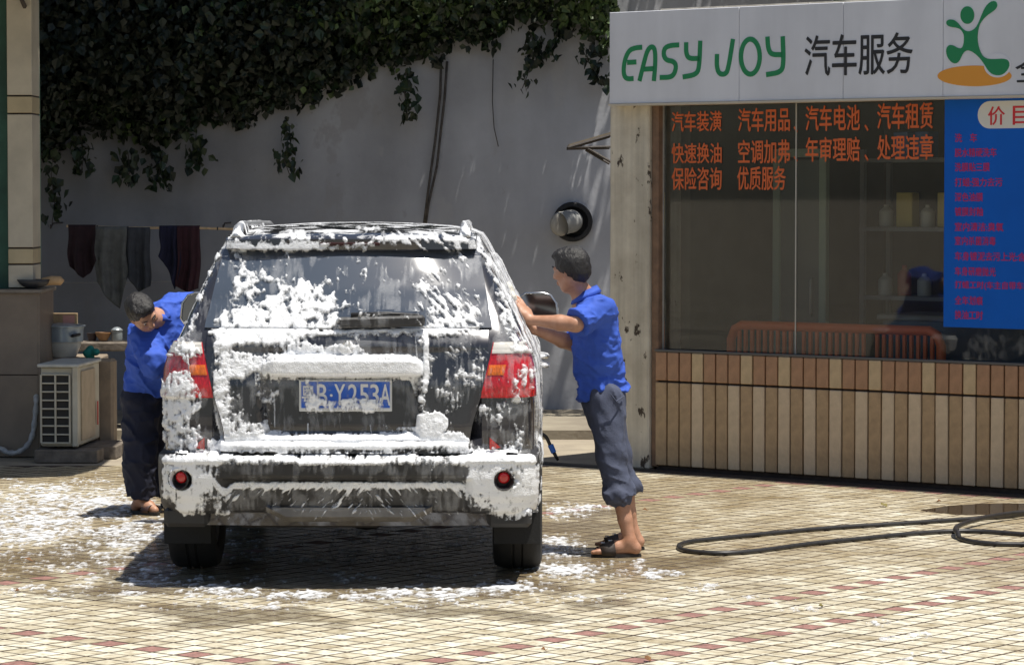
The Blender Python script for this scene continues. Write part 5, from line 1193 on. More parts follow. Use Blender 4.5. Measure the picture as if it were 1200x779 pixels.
def field(px, py, wx, wz):
    """signed foam field, >0 where foam lies"""
    cv = cover(px, py)
    # windscreen streaks fan out to the upper left / right; blobs elsewhere
    n1 = fbm(px / 7.5, py / 7.0, s=31, o=4); n2 = fbm(px / 3.0, py / 3.2, s=41, o=2)
    a = np.where(px < 440, .5, -.75); sx = px * np.cos(a) + py * np.sin(a); sy = -px * np.sin(a) + py * np.cos(a)
    n3 = fbm(np.where(px < 440, sx / 4.2, sx / 3.4), np.where(px < 440, sy / 6, sy / 13), s=51, o=3)
    wsp = np.clip((px - 430) / 40, 0, 1) * np.clip((435 - py) / 20, 0, 1)
    nv = fbm(px / 2.3, py / 15, s=67, o=2); wv = np.clip((py - 392) / 15, 0, 1) * .42; n1 = n1 * (1 - wv) + nv * wv
    n = (n1 * (1 - wsp) + n3 * wsp) * .72 + n2 * .28
    low = np.clip((py - 560) / 6, 0, 1) * np.clip((px - 262) / 8, 0, 1) * np.clip((545 - px) / 8, 0, 1)
    nl = fbm((px + py * .8 * np.sign(430 - px)) / 3, py / 7.5, s=61, o=2); n = n * (1 - low) + nl * low
    f = cv - .47 + (n - .5) * 1.9
    f = np.where(cv > .93, np.maximum(f, .25), f); f = np.where(cv < .03, -.4, f)
    low2 = low * (py > 573); f = f - .10 * low2
    # clean outlines
    def add(d, r, v=.35): return np.maximum(f, np.clip((r - d) / 3.0, -.5, v))
    def cut(d, r): return np.minimum(f, (d - r) / 3.0)
    f = add(seg_d(px, py, [(246, 391), (300, 388), (380, 392), (420, 389), (495, 388), (560, 385)]), 2.6)
    f = add(seg_d(px, py, [(258, 523), (400, 521.5), (440, 523), (546, 517)]), 5.0, .8)
    f = add(seg_d(px, py, [(330, 423), (345, 419.5), (480, 420), (494, 427)]), 3.0)
    f = add(seg_d(px, py, [(325, 432), (488, 432)]) + (n1 - .5) * 8, 9, .5)
    f = add(seg_d(px, py, [(498, 390), (500, 404), (499, 418), (500, 438), (498, 458)]) + (n1 - .5) * 4, 3.4)
    f = add(seg_d(px, py, [(321, 460), (322, 480), (322, 500)]), 1.1); f = add(seg_d(px, py, [(361, 497), (361, 516)]), 1.3)
    f = add(seg_d(px, py, [(434, 498), (436, 516)]), 1.1); f = add(seg_d(px, py, [(486, 388), (489, 424)]), .9)
    f = add(seg_d(px, py, [(250, 563.5), (262, 577), (275, 569), (290, 568), (540, 568), (556, 578), (566, 592)]) + (n1 - .5) * 5, 4.0)
    f = add(seg_d(px, py, [(200, 541), (258, 541)]), 4, .6); f = add(seg_d(px, py, [(545, 538), (622, 538)]), 5, .7)
    f = add(seg_d(px, py, [(262, 540), (278, 535), (340, 536), (352, 543), (450, 543), (462, 535), (530, 534), (548, 543)]) + (n1 - .5) * 4, 2.6)
    f = add(np.hypot((px - 505) / 1.5, py - 497) + (n1 - .5) * 14, 15, .6); f = add(seg_d(px, py, [(262, 515), (330, 517), (540, 514)]) + (n1 - .5) * 14, 7, .6)
    f = cut(np.hypot((px - 500) / 2.4, py - 308), 9); f = cut(np.hypot(px - 213.5, py - 562.5), 11.5); f = cut(np.hypot(px - 590.5, py - 563), 11.5)
    f = cut(seg_d(px, py, [(245, 385), (239, 388), (235, 398), (237, 412), (241, 425)]), 2.0)
    f = cut(seg_d(px, py, [(262, 300), (250, 340), (241, 378)]), 1.3); f = cut(seg_d(px, py, [(553, 300), (562, 340), (572, 382), (576, 405), (572, 430)]), 2.2)
    f = np.where(in_poly(px, py, [(564, 300), (568, 305), (577, 335), (583, 370), (586, 392), (576, 402), (572, 380), (562, 330)]), -.4, f)
    for D_ in DARK: f = np.where(in_poly(px, py, D_), -.4, f)
    f = np.where(in_poly(px, py, [(222, 420), (238, 419), (240, 445), (246, 468), (240, 469), (232, 452), (228, 446), (224, 442)]), -.4, f)
    f = np.where(in_poly(px, py, [(195, 418), (214, 418), (216, 424), (208, 432), (200, 434), (195, 450), (190, 440)]), -.4, f)
    f = np.where(in_poly(px, py, [(225, 487), (246, 471), (258, 516), (254, 518), (236, 503), (235, 491)]), -.4, f)
    f = np.where(in_poly(px, py, [(568, 418), (590, 418), (596, 428), (580, 440), (580, 470), (564, 468)]), np.minimum(f, -.15 + (n2 - .5) * 1.2), f)
    f = np.where(in_poly(px, py, [(232, 516), (243, 513), (243, 526), (232, 524)]), -.4, f)
    f = np.where(in_poly(px, py, [(364, 448), (412, 446), (456, 447), (456, 462), (440, 468), (418, 466), (390, 470), (378, 468), (368, 460)]), np.minimum(f, -.05 + (n2 - .62) * .8), f)
    f = np.where(in_poly(px, py, [(502, 475), (560, 440), (566, 470), (552, 505), (540, 500)]) & (py > 470), np.minimum(f, .1), f)
    f = np.where(in_poly(px, py, [(462, 444), (478, 443), (492, 470), (490, 500), (460, 500)]), -.3, f)
    return f
DARK = [[(266, 298), (258, 315), (250, 340), (244, 372), (240, 388), (231, 388), (233, 368), (238, 350), (246, 326), (256, 304)], [(556, 300), (566, 305), (576, 335), (583, 370), (586, 392), (576, 404), (570, 380), (562, 340)]]
def thick(f, px, py, P, lumps=1.0, T=.012):
    """thickness from the field; negative outside so the skin dives under the surface with a clean rim"""
    T = T * np.where((py < 297) & (py > 250), .22, np.where((py > 543) & ((px < 262) | (px > 545)), .38, np.where((py > 422) & (py < 442) & (px > 312) & (px < 497), .38, 1.0)))
    t = np.clip(f, 0, .6) / .6; l = fbm(P[..., 0] * 26, P[..., 1] * 26, P[..., 2] * 26, s=77, o=3); l2 = fbm(P[..., 0] * 75, P[..., 1] * 75, P[..., 2] * 75, s=78, o=2)
    h = (1 - (1 - t) ** 2.2) * (T * (.35 + 1.0 * lumps * l)) + np.where(t > 0, .25 * T + .35 * T * lumps * (l2 - .3), 0) * np.minimum(1, t * 8)
    return np.where(f > 0, h, np.maximum(f, -.12) * .03)
bpy.context.view_layer.update()
solids = [o for o in COL.objects if o.type == 'MESH' and (lambda r: r == car)((lambda o: (lambda f: f(f, o))(lambda f, q: q if q.parent is None else f(f, q.parent)))(o))]
VV, FF = [], []; k = 0; Ci = car.matrix_world.inverted(); Cm = np.array(car.matrix_world)
for o in solids:
    M_ = np.array(Ci @ o.matrix_world); vs = np.zeros(len(o.data.vertices) * 3); o.data.vertices.foreach_get('co', vs); vs = vs.reshape(-1, 3) @ M_[:3, :3].T + M_[:3, 3]
    VV += [tuple(q) for q in vs]; FF += [tuple(i + k for i in p.vertices) for p in o.data.polygons]; k = len(VV)
BV = BVHTree.FromPolygons(VV, FF, epsilon=0)
def shell(name, org, du, dv, dirv, nu, nv, su, sv, fld, label=None, maxjump=.05, T=.013, lumps=1.0, m=None):
    """cast a grid of rays on the car, keep the hits where the field is positive, lift them to the foam's thickness"""
    du, dv, dirv, org = Vector(du), Vector(dv), Vector(dirv).normalized(), Vector(org); H = np.full((nv, nu, 3), np.nan); Nn = np.zeros((nv, nu, 3))
    for j in range(nv):
        for i in range(nu):
            h_ = BV.ray_cast(org + du * (i * su) + dv * (j * sv), dirv, 3.2)
            if h_[0] is not None:
                H[j, i] = h_[0]; n_ = h_[1]; Nn[j, i] = n_ if n_.dot(dirv) < 0 else -n_
    ok = ~np.isnan(H[..., 0]); Hf = np.nan_to_num(H)
    # soften normals
    for _ in range(2):
        S_ = Nn.copy(); S_[1:] += Nn[:-1]; S_[:-1] += Nn[1:]; S_[:, 1:] += Nn[:, :-1]; S_[:, :-1] += Nn[:, 1:]; Nn = S_ / (np.linalg.norm(S_, axis=2, keepdims=True) + 1e-9)
    Wd = Hf @ Cm[:3, :3].T + Cm[:3, 3]; px, py = project(Wd); f = fld(px, py, Hf); t = thick(f, px, py, Hf, lumps, T)
    # foam heaps on ledges
    N2 = Nn + np.array([0, 0, .25]) * (t > 0)[..., None]; N2 /= np.linalg.norm(N2, axis=2, keepdims=True) + 1e-9
    V = Hf + N2 * t[..., None]
    q = [(slice(0, -1), slice(0, -1)), (slice(0, -1), slice(1, None)), (slice(1, None), slice(1, None)), (slice(1, None), slice(0, -1))]
    dist = np.stack([(Hf @ np.array(dirv))[a] for a in q]); good = np.all(np.stack([ok[a] for a in q]), 0) & ((dist.max(0) - dist.min(0)) < maxjump) & (np.stack([f[a] for a in q]).max(0) > 0)
    I_ = np.arange(nu * nv).reshape(nv, nu); Fq = np.stack([I_[a] for a in q], -1)[good]
    use, inv = np.unique(Fq, return_inverse=True); me = np_mesh(name, V.reshape(-1, 3)[use], inv.reshape(-1, 4)); add_cover(me, f.reshape(-1)[use]); me.materials.append(m or M_FOAM)
    return tag(link(name, me, car), label, kind='stuff')
ST = .0046
shell('foam', (-1.02, -1.2, .33), (1, 0, 0), (0, 0, 1), (0, 1, 0), 444, 330, ST, ST, lambda px, py, H: field(px, py, None, None), 'thick white foam running down the tail of the car', .06)
def film_field(px, py, H):
    cv = np.maximum(cover(px, py), .8 * cover(px, py - 9)); st_ = fbm(px / 2.4, py / 26, s=101, o=3); b = fbm(px / 16, py / 16, s=103, o=3)
    f = .45 * cv + (st_ - .5) * 1.4 + (b - .5) * 1.6 - .02 - .10 * (py < 385); f = np.where((py < 300) | (py > 600) | (np.hypot((px - 503) / 2.2, py - 308) < 9), -.3, f)
    f = np.where(np.hypot(px - 213.5, py - 562.5) < 9.5, -.3, f); f = np.where(np.hypot(px - 590.5, py - 563) < 9.5, -.3, f); return np.minimum(f, .5)
shell('soap_film', (-1.02, -1.2, .33), (1, 0, 0), (0, 0, 1), (0, 1, 0), 222, 165, ST * 2, ST * 2, film_field, 'thin wet soapy film streaked down the paint', .06, T=.0018, lumps=.2, m=M_FILM)
def side_field(px, py, H):
    y, z = H[..., 1], H[..., 2]; n = fbm(y * 9, z * 9, s=91, o=4); d = fbm(y * 45, z * 14, s=93, o=2)
    f = (.6 * n + .4 * d - .47) * 2.0 - .55 * np.clip((.62 - z) / .1, 0, 1) - .6 * np.clip((.5 - y) / .12, 0, 1)
    for D_ in DARK: f = np.where(in_poly(px, py, D_), -.4, f)
    lim = np.interp(z, [t[0] for t in TW], [t[1] for t in TW]) - .06; f = np.where(np.abs(H[..., 0]) < lim, -.4, f)
    return f
for s in (-1, 1): shell('foam', (s * 1.6, .16, .5), (0, 1, 0), (0, 0, 1), (-s, 0, 0), 330, 165, .0125, .0082, side_field, 'patchy white foam on the flank of the car', .05, T=.007)
def roof_field(px, py, H):
    x, y = H[..., 0], H[..., 1]; return np.where(H[..., 2] > 1.70, (fbm(x * 9, y * 22, s=95, o=4) - .53) * 2.2, -.4)
shell('foam', (-.62, .36, 2.3), (1, 0, 0), (0, 1, 0), (0, 0, -1), 104, 190, .012, .0112, roof_field, 'foam lying on the roof', .05, T=.010)

# ------------------------------------------------------------------ foam on the ground
SPOTS = [(20, 612, 150, 34, 1.0), (110, 592, 80, 22, 1.1), (150, 625, 60, 26, 1.0), (90, 650, 120, 26, .55), (160, 665, 60, 30, .55), (60, 582, 80, 14, .95), (250, 695, 120, 6, .8), (380, 698, 200, 6, .9), (520, 695, 110, 8, .95), (600, 688, 50, 9, 1.0),
         (655, 600, 32, 10, .85), (690, 595, 22, 4, .8), (650, 640, 28, 14, 1.1), (670, 668, 60, 12, 1.0), (720, 672, 70, 8, .6), (750, 660, 10, 8, .8), (765, 676, 14, 6, .8), (790, 672, 12, 4, .7), (700, 700, 120, 10, .35), (830, 690, 22, 6, .8), (870, 700, 24, 4, .5),
         (905, 704, 20, 4, .55), (935, 716, 28, 7, .7), (1027, 729, 16, 5, .9), (1040, 752, 40, 8, .55), (1080, 744, 14, 5, .85), (1115, 762, 18, 5, .7), (1065, 771, 16, 5, .9), (1100, 772, 14, 5, .8), (960, 700, 60, 10, .3), (300, 708, 200, 8, .35), (500, 708, 160, 8, .4), (120, 690, 120, 14, .35),
         (400, 640, 260, 40, .4), (250, 690, 60, 20, .5)]
def ground_foam(name, x0, x1, y0, y1, sx, sy, T, label):
    nx, ny = int((x1 - x0) / sx), int((y1 - y0) / sy); X, Y = np.meshgrid(x0 + np.arange(nx) * sx, y0 + np.arange(ny) * sy)
    P = np.stack([X, Y, X * 0], -1); px, py = project(P); c = np.zeros_like(X)
    for cx, cy, rx, ry, w_ in SPOTS: c = np.maximum(c, w_ * np.exp(-(((px - cx) / rx) ** 2 + ((py - cy) / ry) ** 2) * .9))
    n = fbm(X * 7, Y * 4.2, s=13, o=4); n4 = fbm(X * 42, Y * 19, s=15, o=3)
    # thinner over the joints
    A_ = ((X - TP0.x) * TU.x + (Y - TP0.y) * TU.y) / TPITCH; B_ = ((X - TP0.x) * TV.x + (Y - TP0.y) * TV.y) / TPITCH
    jt = np.minimum(np.abs((A_ % 1) - .5), np.abs((B_ % 1) - .5)); jt = np.clip((.06 - jt) / .06, 0, 1)
    f = c * .84 - .5 + (n - .5) * 1.1 + (n4 - .5) * 1.8 - .34 * jt; f = np.where(c < .08, -.3, f)
    f = np.where(px > 635, np.where(c < .2, -.3, f), f)
    Z = np.where(f > 0, .0035 + T * np.minimum(1, f * 2.2) * (.3 + n4), -.006)
    g_ = np.maximum.reduce([f[:-1, :-1], f[1:, :-1], f[:-1, 1:], f[1:, 1:]]) > 0; I_ = np.arange(nx * ny).reshape(ny, nx)
    Fq = np.stack([I_[:-1, :-1], I_[:-1, 1:], I_[1:, 1:], I_[1:, :-1]], -1)[g_]; use, inv = np.unique(Fq, return_inverse=True)
    me = np_mesh(name, np.stack([X, Y, Z], -1).reshape(-1, 3)[use], inv.reshape(-1, 4)); add_cover(me, f.reshape(-1)[use]); me.materials.append(M_SUDS); return tag(link(name, me), label, 'foam', kind='stuff')
ground_foam('foam_puddle', -4.2, 1.6, 14.6, 23.0, .0095, .0155, .005, 'white suds spread over the tiles round the car')
ground_foam('foam_puddle', 1.6, 3.2, 13.0, 16.0, .010, .014, .005, 'small scattered patches of suds on the tiles at the right')
# ================================================================== PEOPLE
M_SKIN = mat('skin_tan', (.36, .175, .10), .48, col2=(.48, .265, .175), vscale=14, bump=.12, bscale=160, world=True)
M_HAIR = mat('hair_black', (.014, .012, .011), .55, bump=.5, bscale=220, world=True, var=.3, vscale=40, stretch=(1, 1, .35))
M_SHIRT = mat('shirt_blue', (.030, .088, .45), .8, var=.10, vscale=9, bump=.15, bscale=120, world=True)
M_TR1 = mat('trousers_slate', (.055, .065, .105), .85, var=.15, vscale=10, bump=.2, bscale=120, world=True)
M_TR2 = mat('trousers_navy', (.010, .012, .028), .85, var=.2, vscale=10, bump=.2, bscale=120, world=True)
M_LEA = mat('sandal_brown', (.035, .025, .02), .6, bump=.2)
AX = ((1, 0, 0), (0, 1, 0), (0, 0, 1))
def V3(*a): return Vector(a)
def head_part(sk, c, f, up, sc=1.0):
    """skull, face and features on a skin field; f = facing, up = crown"""
    f = f.normalized(); s_ = f.cross(up).normalized(); up = s_.cross(f).normalized(); ax = (f, s_, up); q = lambda a, b, d: c + (f * a + s_ * b + up * d) * sc
    sk.ell(q(-.012, 0, .028), ax, (.094 * sc, .074 * sc, .090 * sc), .02); sk.ell(q(.018, 0, -.035), ax, (.066 * sc, .060 * sc, .080 * sc), .025)
    sk.cone(q(.045, 0, -.088), q(.028, 0, -.062), .030 * sc, .045 * sc, .025)           # chin
    for b in (-1, 1): sk.cone(q(-.012, b * .050, -.045), q(.035, b * .030, -.085), .024 * sc, .020 * sc, .02)   # jaw
    sk.cone(q(.088, 0, .012), q(.104, 0, -.020), .010 * sc, .015 * sc, .012); 
    for b in (-1, 1):
        sk.ell(q(.090, b * .011, -.026), ax, (.010, .009, .008), .008); sk.ell(q(.058, b * .040, -.012), ax, (.030, .026, .024), .02)   # nostrils, cheeks
        sk.ell(q(.0, b * .076, -.006), ax, (.018 * sc, .009 * sc, .032 * sc), .006); sk.ell(q(.004, b * .082, -.004), ax, (.009, .006, .018), .003, True)   # ears
        sk.cone(q(.083, b * .014, .024), q(.074, b * .046, .026), .010, .008, .012)       # brow
        sk.ell(q(.086, b * .031, .009), ax, (.012, .017, .009), .006, True)
    sk.cone(q(.088, -.018, -.051), q(.088, .018, -.051), .0075, .0075, .008); sk.cone(q(.085, -.015, -.063), q(.085, .015, -.063), .008, .008, .008); sk.ell(q(.096, 0, -.057), ax, (.008, .020, .0022), .002, True)
    return ax, q
def head_extras(ax, q, body):
    Mi = world_to(body)
    for b in (-1, 1):
        mb = MB(); mb.lathe([(0, -.011), (.008, -.008), (.011, 0), (.008, .008), (0, .011)], 14, Mi @ Matrix.Translation(q(.076, b * .031, .009))); mb.build('eye', mat('eye_white', (.55, .52, .48), .2), body, smooth=True)
        mb = MB(); mb.lathe([(0, -.0055), (.0045, -.002), (.0045, .002), (0, .0055)], 10, Mi @ Matrix.Translation(q(.0845, b * .031, .009))); mb.build('iris', mat('iris_dark', (.01, .008, .006), .1), body)
        mb = MB(); mb.tube([Mi @ q(.094, b * .014, .034), Mi @ q(.092, b * .030, .039), Mi @ q(.080, b * .048, .034)], [.003, .004, .002], 6); mb.build('eyebrow', M_HAIR, body)
def hair_part(name, c, ax, q, parent, sc=1.0, vox=.006):
    h = SDF(vox); h.ell(q(-.020, 0, .040), ax, (.098 * sc, .083 * sc, .092 * sc), .01); h.ell(q(-.055, 0, -.015), ax, (.055, .070, .062), .03); h.ell(q(.045, 0, .098), ax, (.042, .062, .024), .03)
    for b in (-1, 1): h.ell(q(-.008, b * .066, .018), ax, (.022, .014, .040), .015)
    h.ell(q(.115, 0, -.01), ax, (.075, .09, .085), .01, True)
    o = h.mesh(name, M_HAIR, lambda x, y, z: .008 * (fbm(x * 40, y * 40, z * 22, s=2) - .5) + .007 * (vnoise(x * 130, y * 130, z * 45, s=4) - .5), parent); return o
def hand(sk, wrist, d, palm_n, side, curl=.6, spread=1.0, sc=1.0, thumb=1):
    """wrist -> direction d, palm_n = out of the palm, side = towards the thumb"""
    d = d.normalized(); n = (palm_n - d * palm_n.dot(d)).normalized(); s_ = d.cross(n); s_ = s_ if s_.dot(side) > 0 else -s_
    pc = wrist + d * .050 * sc
    sk.ell(pc, (d, s_, n), (.052 * sc, .042 * sc, .016 * sc), .012); sk.cone(wrist, wrist + d * .03, .024 * sc, .022 * sc, .02)
    for k, (o_, L, a) in enumerate([(.029, .074, .10), (.010, .083, .03), (-.009, .077, -.04), (-.027, .060, -.13)]):
        b = wrist + (d * .088 + s_ * o_) * sc; dd = (d + s_ * a * spread).normalized(); r = [.0095, .0098, .0094, .0084][k] * sc; p = b; seg = [L * .45, L * .32, L * .23]; ang = 0
        for j, l in enumerate(seg):
            ang += curl * (.5, .9, .7)[j]; v = dd * math.cos(ang) + n * math.sin(ang); e = p + v * l * sc; sk.cone(p, e, r * (1 - .1 * j), r * (1 - .1 * (j + 1)), .004); p = e
    t0 = wrist + (d * .022 + s_ * .026) * sc; t1 = t0 + (d * .032 + s_ * .026 * thumb + n * .008) * sc; t2 = t1 + (d * .028 + s_ * .008 + n * .010) * sc
    sk.cone(t0, t1, .0135 * sc, .0112 * sc, .010); sk.cone(t1, t2, .0110 * sc, .0088 * sc, .004)

# ------------------------------------------------------------------ standing man on the right
def J(px, py, Y=17.0): return at(px, py, Y)
NY, FY_ = 16.82, 17.18
man = empty('person', gnd(725, 650), 0, 'standing man in blue polo shirt and rolled slate trousers reaching to the car window', 'person')
hipc = J(709, 468); chest = J(700, 385); neckb = J(690, 352); headc = J(669, 317, 16.97)
shN, shF = J(702, 362, NY - .0), J(689, 363, FY_ + .0); elN, elF = J(675, 380, 16.70), J(677, 405, 17.12); wrN, wrF = J(621, 375, 16.80), J(626, 386, 17.02)
hpN, hpF = J(711, 468, 16.90), J(709, 466, 17.09); knN, knF = J(716, 532, 16.87), J(722, 530, 17.12); anN, anF = J(738, 634, 16.83), J(742, 624, 17.16)
f = Vector((-.80, .50, -.16)); up = Vector((-.18, .02, 1))
sk = SDF(.0062); ax, q = head_part(sk, headc, f, up, .98)
sk.chain([headc + V3(.02, -.01, -.06), J(682, 344), neckb + V3(0, 0, -.03)], [.054, .054, .070], .02)
sk.chain([neckb + V3(0, 0, -.04), chest, J(704, 430), hipc], [.085, .09, .08, .075], .04)
for sh, el, wr, yy in ((shN, elN, wrN, -1), (shF, elF, wrF, 1)):
    sk.chain([sh, el], [.052, .040], .02); sk.chain([el, el.lerp(wr, .35), wr], [.041, .042, .025], .015)
hand(sk, wrN, V3(-.062, .03, .10), V3(-.8, .6, 0), V3(0, .3, 1), .25, 1.0, 1.0)
hand(sk, wrF, V3(-.07, .02, .03), V3(-.8, -.2, -.3), V3(0, 0, 1), .55, 1.0, .98)
for hp, kn, an in ((hpN, knN, anN), (hpF, knF, anF)):
    m1 = kn.lerp(an, .32) + V3(.010, 0, 0); sk.chain([hp, kn], [.066, .054], .02); sk.chain([kn, m1, kn.lerp(an, .75), an], [.056, .056, .038, .033], .015)
    gz = .035; heel = V3(an.x + .028, an.y, gz + .012); ball = V3(an.x - .125, an.y, gz + .006); toe = V3(an.x - .175, an.y, gz - .002)
    sk.cone(an, heel, .035, .030, .02); sk.chain([an + V3(-.01, 0, -.01), an.lerp(ball, .55) + V3(0, 0, -.006), ball, toe], [.034, .032, .024, .015], .018)
    sk.cone(heel, ball, .030, .030, .02)
    for k in range(5):
        oy = (-.034 + .017 * k) * (1 if an.y < 17 else -1); L = (.028, .022, .018, .014, .010)[k]; r = (.0125, .0085, .008, .0075, .007)[k]; b0 = V3(toe.x + .004 + .006 * k, toe.y + oy, gz - .003)
        sk.cone(V3(ball.x, ball.y + oy * .8, gz), b0, .016, r + .002, .012); sk.cone(b0, b0 + V3(-L, 0, -.003), r, r * .9, .003)
bodyR = sk.mesh('body', M_SKIN, None, man); head_extras(ax, q, bodyR); hair_part('hair', headc, ax, q, man)
st = SDF(.0075)
st.chain([neckb + V3(.005, 0, -.035), J(698, 372), J(699, 400), J(702, 432), J(707, 468)], [.08, .110, .118, .126, .140], .05)
st.cone(shN, shF, .075, .07, .05); st.cone(J(704, 372, 16.88), J(705, 420, 16.92), .092, .10, .05); st.cone(J(699, 372, 17.12), J(702, 420, 17.08), .09, .10, .05)
for sh, el in ((shN, elN), (shF, elF)): st.cone(sh, sh.lerp(el, .94), .074, .082, .03, ('b', .0))
st.ell(J(706, 455), AX, (.120, .15, .07), .03)
hx = J(708, 462)
def ridge(x, y, z, s, p=3.0):
    return (1 - np.abs(2 * fbm(x, y, z, o=2, s=s) - 1)) ** p
def fold(P0, amp=1.0):
    def g_(x, y, z):
        d = (z * 13 + x * 9 + 1.3 * fbm(x * 5, y * 5, z * 5, s=8) * 3)
        w1 = np.clip((1.12 - z) / .25, 0, 1); return .016 * (ridge(x * 7 + z * 4, y * 7, z * 11 - x * 5, 71, 5) - .45) * (.45 + w1) + .009 * (ridge(x * 15 + z * 6, y * 15, z * 22, 72, 5) - .4) + .5 * amp * (.010 * (fbm(x * 9, y * 9, z * 7, s=6) - .5) * 2 + .0095 * np.sin(d * 3.2) * (.25 + .9 * w1) * fbm(x * 6, y * 6, z * 6, s=12) * 1.6)
    return g_
shirtR = st.mesh('polo_shirt', M_SHIRT, fold(hx), man, planes=[((hx.x, hx.y, hx.z - .005), (.33, 0, -1)), (tuple(neckb + V3(-.005, 0, .022)), (-.25, 0, 1))])
tr = SDF(.0075)
tr.chain([J(709, 449), hipc, J(711, 490)], [.100, .112, .105], .04)
for hp, kn, an, dz in ((hpN, knN, anN, 0), (hpF, knF, anF, 0)):
    e = kn.lerp(an, .52); tr.cone(hp, kn, .095, .082, .03); tr.cone(kn, e, .080, .072, .03, ('b', .0))
    tr.cone(kn.lerp(an, .34), kn.lerp(an, .41), .080, .090, .010); tr.cone(kn.lerp(an, .45) + V3(.006, 0, 0), kn.lerp(an, .54), .092, .090, .008, ('b', -.02))
wl = J(709, 449)
def foldt(x, y, z): 
    w = np.clip((.62 - z) / .3, 0, 1); return .014 * (ridge(x * 9 + z * 3, y * 9, z * 3.5, 73, 5) - .4) + .007 * (ridge(x * 14, y * 14, z * 20 + x * 9, 74, 5) - .4) * (.3 + w) + .5 * .008 * (fbm(x * 9, y * 9, z * 5, s=16) - .5) * 2 + .012 * np.sin(z * 42 + x * 22 + 4 * fbm(x * 6, y * 6, z * 6, s=3)) * (.25 + w) * fbm(x * 5, y * 5, z * 5, s=18) + .004 * np.sin((x + .6 * z) * 60) * np.clip((z - .6) * 3, 0, 1)
trR = tr.mesh('rolled_trousers', M_TR1, foldt, man, planes=[((wl.x, wl.y, wl.z + .02), (-.06, 0, 1))])
Mi = world_to(man)
mb = MB(); pts = [Mi @ (wl + V3(.0 + .106 * math.cos(t), .112 * math.sin(t), .006 + .012 * math.cos(t))) for t in [2 * math.pi * k / 28 for k in range(28)]]
mb.tube(pts, .013, 6, closed=True); mb.build('belt', mat('belt_black', (.012, .012, .014), .5), man, smooth=True)
# collar and buttons pocket
mb = MB(); cN = neckb + V3(-.008, 0, .020); n_ = 24; V = []
for k in range(n_ + 1):
    t = 2 * math.pi * k / n_; c, s_ = math.cos(t), math.sin(t); V += [cN + V3(.072 * c - .002, .078 * s_, -.020 + .034 * c), cN + V3(.064 * c - .012, .068 * s_, .036 + .028 * c), cN + V3(.084 * c - .006, .090 * s_, -.006 + .036 * c)]
mb.add([Mi @ v for v in V], [(k * 3 + a, k * 3 + a + 1, k * 3 + a + 4, k * 3 + a + 3) for k in range(n_) for a in (0, 1)]); ob = mb.build('collar', M_SHIRT, shirtR, smooth=True); md = ob.modifiers.new('thickness', 'SOLIDIFY'); md.thickness = .004
pk = MB(); p0 = J(722, 465, 16.80); pk.tube([Mi @ J(716, 462, 16.775), Mi @ J(722, 470, 16.78), Mi @ J(731, 464, 16.83)], .004, 6); pk.build('pocket_seam', M_TR1, trR)
# sandals
def sandal(an, label, near):
    o = empty('sandal', V3(an.x, an.y, 0), 0, label, 'sandal', 'brown sandals of the standing man'); sg2 = 1 if near else -1
    def outline(k, n=28):
        t = 2 * math.pi * k / n; x = -.072 + .135 * math.cos(t); wdt = .040 + .009 * (-math.cos(t)); return x, wdt * math.sin(t)
    pts = [outline(k) for k in range(28)]
    mb = MB(); mb.prism(pts, lambda a, b, t: (a, b, t), .001, .014); mb.build('sole', mat('sole_dark', (.02, .017, .015), .7), o)
    mb = MB(); mb.prism([(a * .97, b * .94) for a, b in pts], lambda a, b, t: (a, b, t), .0145, .019); mb.build('footbed', M_LEA, o)
    V = []; n_ = 14
    for xx in (-.150, -.112, -.074):
        hgt = .052 + (xx + .150) * .30
        for k in range(n_ + 1): t = math.pi * k / n_; V.append((xx - .01 * math.sin(t), -.046 * math.cos(t) * (1 - .02), .012 + hgt * math.sin(t) ** .62))
    mb = MB(); w_ = n_ + 1; mb.add(V, [(j * w_ + k, j * w_ + k + 1, (j + 1) * w_ + k + 1, (j + 1) * w_ + k) for j in range(2) for k in range(n_)]); ob = mb.build('upper', M_LEA, o, smooth=True); md = ob.modifiers.new('thickness', 'SOLIDIFY'); md.thickness = .004; md.offset = 1
    for xx in (-.135, -.095):
        hh = .012 + (.052 + (xx + .150) * .30)
        mb = MB(); mb.tube([(xx - .01 - .008, -.012, hh + .008), (xx - .01 + .010, -.012, hh + .009), (xx - .01 + .010, .012, hh + .009), (xx - .01 - .008, .012, hh + .008)], .0022, 6, closed=True); mb.build('buckle', M_CHR, o)
sandal(anN, 'brown two buckle sandal on the near foot of the standing man', True); sandal(anF, 'brown sandal on the far foot of the standing man, partly hidden', False)
# washing mitts
mt = SDF(.006); c = J(604, 362, 16.86)
for k in range(9): t = k / 8; mt.ell(c + V3(.075 * t - .045, .03 * math.sin(k * 2.1), .11 - .2 * t), AX, (.032, .04, .034), .02)
o = mt.mesh('washing_sponge', mat('sponge_pale', (.62, .60, .52), .9, bump=.5, bscale=80), lambda x, y, z: .006 * (fbm(x * 60, y * 60, z * 60, s=5) - .5)); tag(o, 'pale soapy sponge pressed on the side window under the man\'s upper hand', 'sponge')
mt = SDF(.006); c = J(615, 393, 17.02)
for k in range(7): t = k / 6; mt.ell(c + V3(.06 * t - .035, .025 * math.sin(k * 1.9), .055 - .13 * t), AX, (.028, .04, .028), .018)
o = mt.mesh('washing_cloth', mat('cloth_beige', (.50, .42, .30), .95, bump=.5, bscale=60), lambda x, y, z: .006 * (fbm(x * 60, y * 60, z * 60, s=7) - .5)); tag(o, 'beige wet washing cloth in the lower hand of the standing man', 'cloth')

